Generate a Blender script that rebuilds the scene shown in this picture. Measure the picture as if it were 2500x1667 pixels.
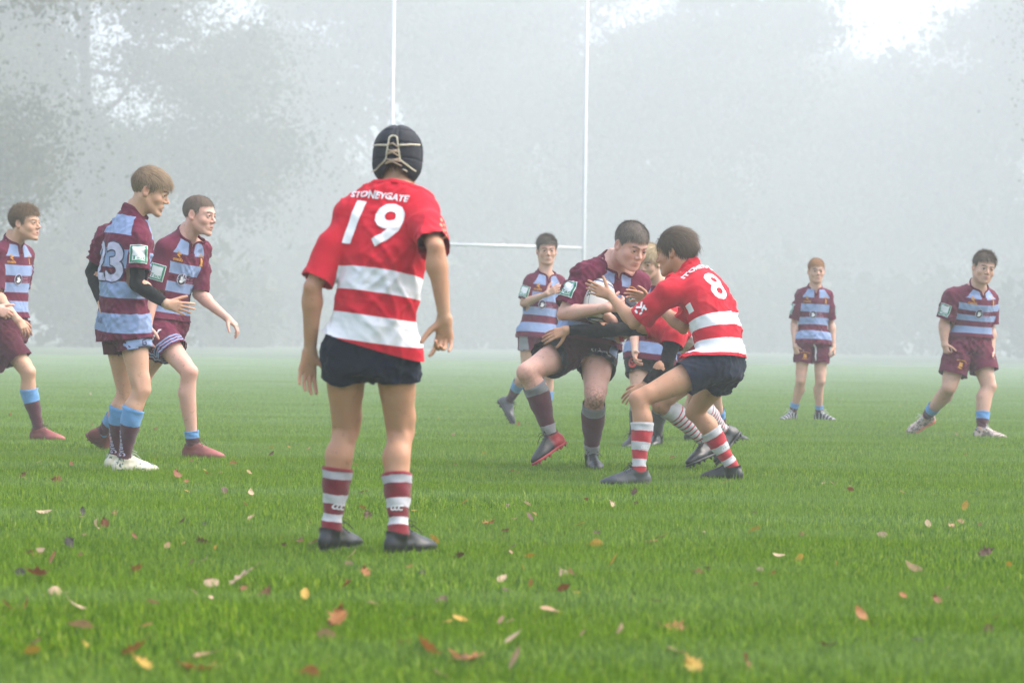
import bpy, bmesh, math, random
import numpy as np
from mathutils import Vector, Matrix
from mathutils.bvhtree import BVHTree

for _o in list(bpy.data.objects):
    bpy.data.objects.remove(_o)
S = bpy.context.scene
COL = S.collection
R = math.radians
PI = math.pi

# ------------------------------------------------------------------ camera
CAM_H = 0.78
LENS = 70.0
FPX = LENS / 36.0 * 2500.0          # focal length in photo pixels (photo is 2500 px wide)
ROLL = R(0.8)
cam_d = bpy.data.cameras.new("camera")
cam = bpy.data.objects.new("camera", cam_d)
COL.objects.link(cam)
cam_d.lens = LENS
cam_d.sensor_width = 36.0
cam_d.clip_start = 0.05
cam_d.clip_end = 600.0
cam.location = (0, 0, CAM_H)
cam.rotation_euler = (Matrix.Rotation(R(90), 3, 'X') @ Matrix.Rotation(ROLL, 3, 'Z')).to_euler()
cam_d.dof.use_dof = True
cam_d.dof.focus_distance = 11.4
cam_d.dof.aperture_fstop = 3.6
S.camera = cam

# ------------------------------------------------------------------ sky, sun, exposure
SUN_EL, SUN_AZ = R(52), R(84)       # azimuth from the viewing direction, clockwise: the sun is to the right
world = bpy.data.worlds.new("World")
S.world = world
world.use_nodes = True
wn = world.node_tree
for n in list(wn.nodes):
    wn.nodes.remove(n)
w_out = wn.nodes.new("ShaderNodeOutputWorld")
w_bg = wn.nodes.new("ShaderNodeBackground")
w_sky = wn.nodes.new("ShaderNodeTexSky")
w_sky.sky_type = 'NISHITA'
w_sky.sun_disc = False
w_sky.sun_elevation = SUN_EL
w_sky.sun_rotation = SUN_AZ
w_sky.air_density = 1.0
w_sky.dust_density = 4.0
w_sky.ozone_density = 1.0
w_bg.inputs['Strength'].default_value = 0.15
wn.links.new(w_sky.outputs[0], w_bg.inputs[0])
wn.links.new(w_bg.outputs[0], w_out.inputs[0])
sun_d = bpy.data.lights.new("sun", 'SUN')
sun_d.energy = 1.25
sun_d.angle = R(70)
sun_d.color = (1.0, 0.97, 0.93)
sun = bpy.data.objects.new("sun", sun_d)
COL.objects.link(sun)
sd = Vector((math.sin(SUN_AZ) * math.cos(SUN_EL), math.cos(SUN_AZ) * math.cos(SUN_EL), math.sin(SUN_EL)))
sun.rotation_euler = sd.to_track_quat('Z', 'Y').to_euler()
sun.location = (20, 10, 40)
S.view_settings.view_transform = 'Standard'
S.view_settings.look = 'None'
S.view_settings.exposure = 1.97
S.view_settings.gamma = 1.0
S.view_settings.use_curve_mapping = False
S.render.engine = 'CYCLES'
S.cycles.use_denoising = True
S.cycles.volume_bounces = 6
S.cycles.max_bounces = 10
S.cycles.diffuse_bounces = 3
S.cycles.transparent_max_bounces = 8
S.cycles.use_adaptive_sampling = True
S.cycles.adaptive_threshold = 0.012
FOG = 0.0064

# ------------------------------------------------------------------ small helpers
def tag(o, label=None, cat=None, group=None, kind=None):
    if label: o['label'] = label
    if cat: o['category'] = cat
    if group: o['group'] = group
    if kind: o['kind'] = kind
    return o

def mesh_obj(name, verts, faces, mats=(), parent=None, smooth=True, mat_idx=None):
    me = bpy.data.meshes.new(name)
    verts = np.asarray(verts, np.float32)
    if isinstance(faces, np.ndarray):
        k = faces.shape[1]
        me.vertices.add(len(verts)); me.vertices.foreach_set("co", verts.ravel())
        me.loops.add(faces.size); me.loops.foreach_set("vertex_index", faces.astype(np.int32).ravel())
        me.polygons.add(len(faces))
        me.polygons.foreach_set("loop_start", np.arange(0, faces.size, k, dtype=np.int32))
        me.update(calc_edges=True)
    else:
        me.from_pydata([tuple(map(float, v)) for v in verts], [], faces)
    if smooth:
        me.polygons.foreach_set("use_smooth", np.ones(len(me.polygons), bool))
    for m in (mats if isinstance(mats, (list, tuple)) else [mats]):
        me.materials.append(m)
    if mat_idx is not None:
        me.polygons.foreach_set("material_index", np.asarray(mat_idx, np.int32))
    me.validate()
    o = bpy.data.objects.new(name, me)
    COL.objects.link(o)
    if parent: o.parent = parent
    return o

def set_attr(o, name, vals):
    vals = np.asarray(vals, np.float32)
    if vals.ndim == 1:
        a = o.data.attributes.new(name, 'FLOAT', 'POINT'); a.data.foreach_set("value", vals)
    else:
        a = o.data.attributes.new(name, 'FLOAT_VECTOR', 'POINT'); a.data.foreach_set("vector", vals.ravel())

class NT:
    """Tiny wrapper for building a material's nodes."""
    def __init__(s, name):
        s.m = bpy.data.materials.new(name); s.m.use_nodes = True
        s.t = s.m.node_tree
        for n in list(s.t.nodes): s.t.nodes.remove(n)
        s.out = s.t.nodes.new("ShaderNodeOutputMaterial")
    def n(s, typ, **kw):
        nd = s.t.nodes.new("ShaderNode" + typ)
        for k, v in kw.items():
            if k.startswith("i_"):
                key = k[2:]; key = int(key) if key.isdigit() else key.replace("_", " ")
                s.put(nd.inputs[key], v)
            else: setattr(nd, k, v)
        return nd
    def put(s, sock, v):
        if hasattr(v, 'is_output') or isinstance(v, bpy.types.NodeSocket): s.t.links.new(v, sock)
        elif isinstance(v, (tuple, list)) and len(v) == 3 and sock.type == 'RGBA': sock.default_value = (*v, 1)
        else: sock.default_value = v
    def math(s, op, a, b=0.0, c=None):
        nd = s.n("Math", operation=op); s.put(nd.inputs[0], a); s.put(nd.inputs[1], b)
        if c is not None: s.put(nd.inputs[2], c)
        return nd.outputs[0]
    def mix(s, f, a, b, mode='MIX'):
        nd = s.n("Mix", data_type='RGBA', blend_type=mode)
        s.put(nd.inputs[0], f); s.put(nd.inputs[6], a); s.put(nd.inputs[7], b)
        return nd.outputs[2]
    def attr(s, name, what='Fac'):
        return s.n("Attribute", attribute_name=name).outputs[what]
    def noise(s, vec=None, scale=5.0, detail=2.0, rough=.5, what='Fac'):
        nd = s.n("TexNoise"); nd.inputs['Scale'].default_value = scale
        nd.inputs['Detail'].default_value = detail; nd.inputs['Roughness'].default_value = rough
        if vec is not None: s.t.links.new(vec, nd.inputs['Vector'])
        return nd.outputs[what]
    def ramp(s, fac, stops, interp='LINEAR'):
        nd = s.n("ValToRGB"); cr = nd.color_ramp; cr.interpolation = interp
        while len(cr.elements) < len(stops): cr.elements.new(0.5)
        for e, (p, c) in zip(cr.elements, stops):
            e.position = p; e.color = (*c, 1) if len(c) == 3 else c
        s.t.links.new(fac, nd.inputs[0])
        return nd.outputs[0]
    def bump(s, h, strength=.3, dist=.01):
        nd = s.n("Bump"); nd.inputs['Strength'].default_value = strength; nd.inputs['Distance'].default_value = dist
        s.t.links.new(h, nd.inputs['Height']); return nd.outputs[0]
    def obj(s): return s.n("TexCoord").outputs['Object']
    def pos(s): return s.n("NewGeometry").outputs['Position']
    def bsdf(s, color, rough=.6, **kw):
        b = s.n("BsdfPrincipled"); s.put(b.inputs['Base Color'], color); s.put(b.inputs['Roughness'], rough)
        for k, v in kw.items(): s.put(b.inputs[k.replace("_", " ")], v)
        s.t.links.new(b.outputs[0], s.out.inputs[0]); s.b = b
        return s.m

def plain(name, color, rough=.6, var=.12, scale=30., **kw):
    t = NT(name)
    nz = t.noise(t.pos(), scale, 3)
    c = t.mix(t.math('MULTIPLY', nz, var * 2), color, tuple(x * .55 for x in color))
    return t.bsdf(c, rough, **kw)

def px(x, y, d):
    """World point that the photo pixel (x, y) shows at the distance d in front of the camera."""
    u, v = (x - 1250.0) / FPX, -(y - 833.5) / FPX
    c, s = math.cos(ROLL), math.sin(ROLL)
    return np.array([(u * c - v * s) * d, d, CAM_H + (u * s + v * c) * d])

# ------------------------------------------------------------------ ground
t = NT("turf_soil")
gp = t.pos()
gc = t.ramp(t.noise(gp, 1.3, 4), [(.3, (.020, .045, .006)), (.55, (.035, .075, .010)), (.75, (.055, .10, .020))])
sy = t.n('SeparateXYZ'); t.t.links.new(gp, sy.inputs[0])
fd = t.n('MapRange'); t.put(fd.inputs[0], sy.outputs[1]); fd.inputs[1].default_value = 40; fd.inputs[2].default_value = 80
gc = t.mix(fd.outputs[0], gc, (.085, .135, .075))  # far ground paled to match the hazy sheen painted into the distant grass
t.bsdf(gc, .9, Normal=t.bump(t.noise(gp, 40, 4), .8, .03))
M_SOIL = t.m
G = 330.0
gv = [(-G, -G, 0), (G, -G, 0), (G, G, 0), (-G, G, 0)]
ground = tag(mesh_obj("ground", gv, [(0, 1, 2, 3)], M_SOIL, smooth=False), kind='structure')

# ------------------------------------------------------------------ grass: one tile of blades repeated over the field by geometry nodes
rng = np.random.default_rng(7)
t = NT("grass_blade")
hgt = t.attr("blade_h")
rnd = t.attr("blade_r")
wp = t.pos()
patch = t.noise(wp, .9, 3)
streak = t.n("Mapping"); t.t.links.new(wp, streak.inputs[0]); streak.inputs['Scale'].default_value = (.35, 1.6, 1)
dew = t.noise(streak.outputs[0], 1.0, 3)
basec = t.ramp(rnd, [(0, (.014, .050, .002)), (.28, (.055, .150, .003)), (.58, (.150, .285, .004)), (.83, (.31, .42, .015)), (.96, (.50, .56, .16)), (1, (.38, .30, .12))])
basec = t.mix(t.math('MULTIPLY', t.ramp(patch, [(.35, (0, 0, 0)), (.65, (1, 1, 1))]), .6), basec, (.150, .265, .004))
dew_sheen_m = t.math('MULTIPLY', t.ramp(dew, [(.42, (0, 0, 0)), (.68, (1, 1, 1))]), t.ramp(hgt, [(.35, (0, 0, 0)), (1, (1, 1, 1))]))
basec = t.mix(t.math('MULTIPLY', dew_sheen_m, .30), basec, (.38, .50, .30))  # wet streaks: their whitish sheen is painted into the upper blade colour
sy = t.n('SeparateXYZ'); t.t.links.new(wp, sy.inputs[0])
far_haze = t.n('MapRange'); t.put(far_haze.inputs[0], sy.outputs[1]); far_haze.inputs[1].default_value = 12; far_haze.inputs[2].default_value = 55
basec = t.mix(t.math('MULTIPLY', far_haze.outputs[0], t.math('ADD', .16, t.math('MULTIPLY', dew, .75))), basec, (.46, .58, .44))  # blades pale with distance: fog veil and grazing sheen painted as colour
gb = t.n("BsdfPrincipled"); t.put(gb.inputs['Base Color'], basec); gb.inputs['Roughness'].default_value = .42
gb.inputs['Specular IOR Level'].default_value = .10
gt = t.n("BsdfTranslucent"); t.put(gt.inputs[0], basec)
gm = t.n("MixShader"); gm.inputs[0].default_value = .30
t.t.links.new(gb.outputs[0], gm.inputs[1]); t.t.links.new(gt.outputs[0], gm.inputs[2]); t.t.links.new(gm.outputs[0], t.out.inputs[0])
M_GRASS = t.m

def grass_tile(n, half, seed):
    r = np.random.default_rng(seed)
    x = r.uniform(-half, half, n); y = r.uniform(-half, half, n)
    # clumps: pull some blades towards tuft centres
    cx = r.uniform(-half, half, 60); cy = r.uniform(-half, half, 60)
    k = r.integers(0, 60, n); pull = (r.random(n) < .5) * r.uniform(.3, .8, n)
    x += (cx[k] - x) * pull * .35; y += (cy[k] - y) * pull * .35
    tuft = r.uniform(.55, 1.5, 60)[k]; own = r.random(n) < .5
    L = (r.gamma(9, .0023, n) + .006) * np.where(own, tuft, 1.0) + (r.random(n) < .012) * .02
    a = r.uniform(0, 2 * PI, n); lean = np.clip(r.normal(.38, .34, n), 0, 1.3)
    w = r.uniform(.0011, .0025, n)
    dx, dy = np.cos(a), np.sin(a)
    tw = a + PI / 2 + r.uniform(-.5, .5, n)
    px_, py_ = np.cos(tw) * w, np.sin(tw) * w
    z = np.zeros(n)
    b1 = np.stack([x - px_, y - py_, z - .004], 1); b2 = np.stack([x + px_, y + py_, z - .004], 1)
    mx, my, mz = x + dx * L * .5 * np.sin(lean * .5), y + dy * L * .5 * np.sin(lean * .5), L * .5 * np.cos(lean * .5)
    m1 = np.stack([mx - px_ * .85, my - py_ * .85, mz], 1); m2 = np.stack([mx + px_ * .85, my + py_ * .85, mz], 1)
    tx, ty, tz = mx + dx * L * .5 * np.sin(lean * 1.3), my + dy * L * .5 * np.sin(lean * 1.3), mz + L * .5 * np.cos(lean * 1.3)
    tp = np.stack([tx, ty, tz], 1)
    V = np.stack([b1, b2, m1, m2, tp], 1).reshape(-1, 3)
    i = np.arange(n) * 5
    F = np.concatenate([np.stack([i, i + 1, i + 3], 1), np.stack([i, i + 3, i + 2], 1), np.stack([i + 2, i + 3, i + 4], 1)])
    h = np.tile([0, 0, .5, .5, 1.0], n); rr = np.repeat(np.clip(r.random(n) * .7 + r.random(60)[k] * .3, 0, 1), 5)
    return V, F, h, rr

TV, TF, TH, TR = grass_tile(11500, .5, 3)
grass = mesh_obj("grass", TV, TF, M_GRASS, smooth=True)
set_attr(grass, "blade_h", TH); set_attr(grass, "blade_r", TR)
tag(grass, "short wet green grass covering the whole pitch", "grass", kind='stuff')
ng = bpy.data.node_groups.new("grass_field", 'GeometryNodeTree')
ng.interface.new_socket("Geometry", in_out='INPUT', socket_type='NodeSocketGeometry')
ng.interface.new_socket("Geometry", in_out='OUTPUT', socket_type='NodeSocketGeometry')
def gn(typ, **kw):
    nd = ng.nodes.new(typ)
    for k, v in kw.items(): setattr(nd, k, v)
    return nd
gi, go = gn("NodeGroupInput"), gn("NodeGroupOutput")
SP = .62
NX, NY = 72, 118
grid = gn("GeometryNodeMeshGrid")
grid.inputs['Size X'].default_value = NX * SP; grid.inputs['Size Y'].default_value = NY * SP
grid.inputs['Vertices X'].default_value = NX + 1; grid.inputs['Vertices Y'].default_value = NY + 1
sp = gn("GeometryNodeSetPosition")
rv = gn("FunctionNodeRandomValue", data_type='FLOAT_VECTOR')
rv.inputs[0].default_value = (-.14, -.14 + NY * SP / 2 + 1.6, -.004); rv.inputs[1].default_value = (.14, .14 + NY * SP / 2 + 1.6, .002)
ng.links.new(grid.outputs[0], sp.inputs['Geometry']); ng.links.new(rv.outputs[0], sp.inputs['Offset'])
iop = gn("GeometryNodeInstanceOnPoints")
ra = gn("FunctionNodeRandomValue", data_type='FLOAT_VECTOR')
ra.inputs[0].default_value = (0, 0, 0); ra.inputs[1].default_value = (0, 0, 2 * PI); ra.inputs['Seed'].default_value = 5
rsz = gn("FunctionNodeRandomValue", data_type='FLOAT'); rsz.inputs[2].default_value = .88; rsz.inputs[3].default_value = 1.2; rsz.inputs['Seed'].default_value = 9
ng.links.new(sp.outputs[0], iop.inputs['Points']); ng.links.new(gi.outputs[0], iop.inputs['Instance'])
ng.links.new(ra.outputs[0], iop.inputs['Rotation']); ng.links.new(rsz.outputs[1], iop.inputs['Scale'])
ng.links.new(iop.outputs[0], go.inputs[0])
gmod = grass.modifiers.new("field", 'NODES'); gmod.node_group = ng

# ------------------------------------------------------------------ goal posts
M_POST = plain("post_white_paint", (.66, .67, .67), .4, .1, 6)
def tube(pts, rad, n=12, cap=True):
    pts = [np.asarray(p, float) for p in pts]; V = []; F = []
    rad = rad if hasattr(rad, '__len__') else [rad] * len(pts)
    T0 = pts[1] - pts[0]; ref = np.array([0, 0, 1.]) if abs(T0[2]) < .9 * np.linalg.norm(T0) else np.array([1., 0, 0])
    for i, p in enumerate(pts):
        T = pts[min(i + 1, len(pts) - 1)] - pts[max(i - 1, 0)]; T = T / np.linalg.norm(T)
        X = np.cross(ref, T); X /= np.linalg.norm(X); Y = np.cross(T, X); ref = Y if abs(np.dot(ref, T)) > .9 else ref
        for k in range(n):
            a = 2 * PI * k / n
            V.append(p + rad[i] * (X * math.cos(a) + Y * math.sin(a)))
    for i in range(len(pts) - 1):
        for k in range(n):
            a, b = i * n + k, i * n + (k + 1) % n
            F.append((a, b, b + n, a + n))
    if cap:
        F.append(tuple(range(n - 1, -1, -1))); F.append(tuple(range((len(pts) - 1) * n, len(pts) * n)))
    return V, F
def empty(name, loc=(0, 0, 0)):
    o = bpy.data.objects.new(name, None); COL.objects.link(o); o.location = loc; o.empty_display_size = .1
    return o
PD = 46.0
pl, pr = px(953, 600, PD - .4), px(1425, 600, PD + .9)
goal = empty("rugby_goal", (0, 0, 0))
tag(goal, "tall white H shaped rugby goal fading into the fog", "goal posts")
gx0, gx1 = np.array([pl[0], pl[1], 0]), np.array([pr[0], pr[1], 0])
for bpt in (gx0, gx1):
    V, F = tube([bpt + [0, 0, -.1], bpt + [0, 0, 3], bpt + [0, 0, 11]], [.047, .047, .036], 16)
    mesh_obj("upright", V, F, M_POST, goal)
ux = (gx1 - gx0) / np.linalg.norm(gx1 - gx0)
V, F = tube([gx0 + ux * .049 + [0, 0, 3.0], gx1 - ux * .049 + [0, 0, 3.0]], .036, 14)
mesh_obj("crossbar", V, F, M_POST, goal)

# ------------------------------------------------------------------ trees
t = NT("tree_leaf")
lr = t.attr("leaf_r")
lc = t.ramp(lr, [(0, (.018, .035, .010)), (.5, (.035, .060, .016)), (.85, (.075, .085, .022)), (1, (.16, .11, .03))])
lb = t.n("BsdfPrincipled"); t.put(lb.inputs['Base Color'], lc); lb.inputs['Roughness'].default_value = .6
lt = t.n("BsdfTranslucent"); t.put(lt.inputs[0], lc)
lm = t.n("MixShader"); lm.inputs[0].default_value = .3
t.t.links.new(lb.outputs[0], lm.inputs[1]); t.t.links.new(lt.outputs[0], lm.inputs[2]); t.t.links.new(lm.outputs[0], t.out.inputs[0])
M_LEAF = t.m
M_BARK = plain("tree_bark", (.055, .045, .035), .9, .4, 8)

def make_tree(seed, H, W, nleaf, low=.12, ls=1.0):
    r = np.random.default_rng(seed)
    V, F = [], []
    def add(pts, rad, n=8):
        v, f = tube(pts, rad, n); o = len(V); V.extend(v); F.extend([tuple(i + o for i in q) for q in f])
    # trunk
    tr = [np.array([0, 0, -.2])]; p = np.array([0., 0, 0])
    for i in range(1, 8):
        p = np.array([r.normal(0, .12) + p[0], r.normal(0, .12) + p[1], H * .86 * i / 7]); tr.append(p)
    add(tr, [.34 * H / 18, .28 * H / 18] + [.25 * H / 18 * (1 - i / 7.5) + .02 for i in range(1, 7)], 10)
    ends = []
    nb = 22
    for b in range(nb):
        f_ = .16 + .80 * (b + .5) / nb
        i = min(int(f_ * 7), 6); base = tr[i] + (tr[i + 1] - tr[i]) * (f_ * 7 - i) if i < 7 else tr[-1]
        az = b * 2.4 + r.normal(0, .4); up = r.uniform(.15, .7)
        prof = math.sin(min(1, (f_ - low + .12) / (1 - low + .2)) * PI) ** .6
        Lb = W * .5 * prof * r.uniform(.75, 1.15)
        pts = [base]; d = np.array([math.cos(az), math.sin(az), up]); d /= np.linalg.norm(d)
        for k in range(4):
            d = d + r.normal(0, .16, 3); d /= np.linalg.norm(d); pts.append(pts[-1] + d * Lb / 4)
        add(pts, [.09 * H / 18, .07 * H / 18, .05 * H / 18, .03 * H / 18, .015], 6)
        ends += [(pts[k], Lb) for k in (2, 3, 4)] + [(pts[4] + r.normal(0, .5, 3), Lb), (pts[3] + r.normal(0, .7, 3), Lb)]
        for s_ in range(2):
            d2 = d + r.normal(0, .6, 3); d2 /= np.linalg.norm(d2); e = pts[2] + d2 * Lb * .5
            add([pts[2], (pts[2] + e) / 2 + r.normal(0, .1, 3), e], [.04, .025, .01], 5); ends += [(e, Lb)]
    # foliage: leaf sprays in clumps round the twig ends
    C = np.array([e[0] for e in ends]); sz = np.array([.9 + .17 * e[1] for e in ends]) * .75
    k = r.integers(0, len(C), nleaf)
    core = r.random(nleaf) < .35
    off = r.normal(0, 1, (nleaf, 3)) * (sz[k] * np.where(core, .62, 1.0))[:, None] * np.array([1, 1, .62])
    P = C[k] + off
    P[:, 2] = np.maximum(P[:, 2], H * low * .6 + r.uniform(0, .6, nleaf))
    s = ls * r.uniform(.11, .28, nleaf) * np.where(core, 2.0, 1.0)
    A = r.normal(0, 1, (nleaf, 3)); A /= np.linalg.norm(A, axis=1)[:, None]
    B = np.cross(A, r.normal(0, 1, (nleaf, 3))); B /= np.linalg.norm(B, axis=1)[:, None]
    LV = np.stack([P - A * s[:, None], P + B * s[:, None] * .6, P + A * s[:, None], P - B * s[:, None] * .6], 1).reshape(-1, 3)
    LF = np.arange(nleaf * 4).reshape(-1, 4)
    cr = np.repeat(np.clip(r.random(len(C))[k] * .6 + r.random(nleaf) * .4, 0, 1), 4)
    return (np.array(V), F), (LV, LF, cr)

TREES = []
def tree_proto(seed, H, W, nl, low, ls=1.0):
    (v, f), (lv, lf, cr) = make_tree(seed, H, W, nl, low, ls)
    tr = empty("tree")
    tk = mesh_obj("trunk", v, f, M_BARK, tr)
    cw = mesh_obj("crown", lv, lf, M_LEAF, tr, smooth=False); set_attr(cw, "leaf_r", cr)
    return tr
protos = [tree_proto(11, 30, 17, 36000, .05), tree_proto(23, 33, 20, 40000, .04), tree_proto(37, 19, 15, 30000, .03), tree_proto(51, 33, 21, 190000, .03, .54)]
TPOS = [ # x, y, proto, scale, rotation, label
    (-27.5, 82, 3, 1.0, .3, "darkest and nearest tree, at the left edge behind the curly haired player"),
    (-30.5, 142, 3, 1.28, 1.4, "tall leafy tree behind the fair haired player and his crew cut neighbour"),
    (-49.6, 165, 3, 1.50, 2.2, "tree filling the upper left corner behind the nearest tree"),
    (-27.8, 215, 2, 1.38, .9, "low rounded tree under the bright gap of sky left of the goal"),
    (-13.0, 208, 1, 1.50, 4.0, "broad tree behind the left upright of the goal"),
    (6.8, 226, 0, 1.67, 3.2, "tree showing between the two uprights of the goal"),
    (21.0, 214, 1, 1.39, 5.0, "broad faint tree just right of the right upright"),
    (42.0, 228, 2, 1.88, 1.9, "lower faint tree behind the ginger player, under the bright sky"),
    (57.9, 208, 0, 1.53, 2.8, "tall faint tree behind the heavily built player"),
    (43.0, 118, 3, 1.05, .6, "tree standing at the right edge of the view"),
    (-1.5, 255, 2, 2.10, 3.9, "farthest faint tree, low behind the scrum cap player"),
    (66.0, 300, 0, 1.75, 1.1, "very faint tree deep in the fog under the bright sky on the right"),
    (-37.0, 292, 0, 1.55, 4.4, "very faint tree deep in the fog under the bright gap on the left"),
    (32.3, 252, 2, 2.22, 2.5, "far low tree left of the ginger player"),
]
for i, (x, y, k, s, rz, lab) in enumerate(TPOS):
    if protos[k].get('used'):
        o = protos[k].copy(); COL.objects.link(o)
        for ch in protos[k].children:
            c = ch.copy(); COL.objects.link(c); c.parent = o
    else:
        o = protos[k]; o['used'] = 1
    o.location = (x, y, 0); o.scale = (s, s, s); o.rotation_euler = (0, 0, rz)
    tag(o, lab, "tree", "trees in the fog round the pitch")
for p in protos:
    if 'used' in p: del p['used']

def bush_proto(seed, W, Hh, n):
    r = np.random.default_rng(seed); b = empty("shrub")
    V, F, ends = [], [], []
    for k in range(14):
        a = r.uniform(0, 2 * PI); d = np.array([math.cos(a) * .5, math.sin(a) * .5, 1.]); d /= np.linalg.norm(d)
        p0 = np.array([r.uniform(-.35, .35) * W, r.uniform(-.2, .2) * W, -.1]); p1 = p0 + d * Hh * .5 + r.normal(0, .15, 3); p2 = p1 + (d + r.normal(0, .3, 3)) * Hh * .35
        v, f = tube([p0, p1, p2], [.05, .03, .012], 5); o = len(V); V.extend(v); F.extend([tuple(i + o for i in q) for q in f]); ends += [p1, p2, (p1 + p2) / 2, (p0 + p1) / 2]
    mesh_obj("stem", V, F, M_BARK, b)
    C = np.array(ends); k = r.integers(0, len(C), n); P = C[k] + r.normal(0, 1, (n, 3)) * np.array([.8, .7, .55]) * Hh * .2
    P[:, 2] = np.abs(P[:, 2]); s = r.uniform(.07, .19, n) * np.where(r.random(n) < .25, 3.0, 1.0)
    A = r.normal(0, 1, (n, 3)); A /= np.linalg.norm(A, axis=1)[:, None]; B = np.cross(A, r.normal(0, 1, (n, 3))); B /= np.linalg.norm(B, axis=1)[:, None]
    LV = np.stack([P - A * s[:, None], P + B * s[:, None] * .6, P + A * s[:, None], P - B * s[:, None] * .6], 1).reshape(-1, 3)
    cw = mesh_obj("leaves", LV, np.arange(n * 4).reshape(-1, 4), M_LEAF, b, smooth=False)
    set_attr(cw, "leaf_r", np.repeat(np.clip(r.random(len(C))[k] * .6 + r.random(n) * .4, 0, 1), 4))
    return b
bushes = [bush_proto(5, 8, 5.5, 9000), bush_proto(6, 7, 4.0, 8000)]
BP = [(-43.9, 128), (-34.6, 117), (-27.9, 138), (-22.6, 162), (-17.3, 186), (-6.7, 194), (3.3, 197), (12.6, 194), (21.9, 200), (31.9, 189), (41.2, 184), (46.6, 154), (55.9, 160), (-12.0, 210), (9.3, 213), (18.6, 213)]
bl = ["left of the nearest tree", "at the foot of the nearest left tree", "behind the curly haired player", "behind the number 23 player", "left of the goal", "at the left upright of the goal", "between the goal uprights", "right of the right upright",
      "behind the tackling players", "left of the ginger player", "behind the ginger player", "behind the heavily built player", "beyond the right edge", "far off behind the left upright", "far off behind the right upright", "far off behind the number 8 player"]
for i, (x, y) in enumerate(BP):
    pb = bushes[i % 2]
    if i < 2: o = pb
    else:
        o = pb.copy(); COL.objects.link(o)
        for ch in pb.children: cc = ch.copy(); COL.objects.link(cc); cc.parent = o
    s_ = rng.uniform(1.4, 2.1); o.location = (x, y, 0); o.scale = (s_ * 1.15, s_, s_); o.rotation_euler = (0, 0, rng.uniform(0, 6))
    tag(o, "faint leafy shrub " + bl[i], "shrub", "undergrowth along the foggy treeline")

# ------------------------------------------------------------------ the fog
hz = NT("fog_air")
pv = hz.n("VolumePrincipled"); pv.inputs['Color'].default_value = (.74, .765, .775, 1)
pv.inputs['Density'].default_value = FOG; pv.inputs['Anisotropy'].default_value = .05
hz.t.links.new(pv.outputs[0], hz.out.inputs['Volume'])
bm = bmesh.new(); bmesh.ops.create_cube(bm, size=1)
me = bpy.data.meshes.new("haze"); bm.to_mesh(me); bm.free(); me.materials.append(hz.m)
haze = bpy.data.objects.new("haze", me); COL.objects.link(haze)
haze.scale = (G * 2 + 6, G * 2 + 6, 64.0); haze.location = (0, 0, 64.0 / 2 - 1.0)
tag(haze, "pale even morning fog over the whole pitch", "fog", kind='stuff')

# =================================================================== people: distance-field modelling
def unit(v):
    v = np.asarray(v, float); return v / (np.linalg.norm(v) + 1e-12)

_pg = np.random.default_rng(5)
_perm = np.concatenate([p := _pg.permutation(256), p]).astype(np.int64)
_grad = _pg.normal(0, 1, (256, 3)); _grad /= np.linalg.norm(_grad, axis=1)[:, None]
def perlin(P):
    i = np.floor(P).astype(np.int64); f = P - i; u = f * f * f * (f * (f * 6 - 15) + 10); i &= 255
    out = 0
    for dx in (0, 1):
        for dy in (0, 1):
            for dz in (0, 1):
                g = _grad[_perm[(_perm[(_perm[(i[:, 0] + dx) & 255] + i[:, 1] + dy) & 255] + i[:, 2] + dz) & 255]]
                d = f - np.array([dx, dy, dz])
                w = (u[:, 0] if dx else 1 - u[:, 0]) * (u[:, 1] if dy else 1 - u[:, 1]) * (u[:, 2] if dz else 1 - u[:, 2])
                out = out + w * (g * d).sum(1)
    return out

def seg_d(P, a, b, ra, rb):
    ab = b - a; L = ab @ ab + 1e-12
    t = np.clip(((P - a) @ ab) / L, 0, 1)
    q = P - a - t[:, None] * ab
    return np.sqrt((q * q).sum(1)) - (ra + t * (rb - ra))
def ell_d(P, c, r, M=None):
    q = P - c
    if M is not None: q = q @ M
    r = np.asarray(r)
    k0 = np.sqrt(((q / r) ** 2).sum(1)); k1 = np.sqrt(((q / r ** 2) ** 2).sum(1)) + 1e-9
    return k0 * (k0 - 1) / k1

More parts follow.
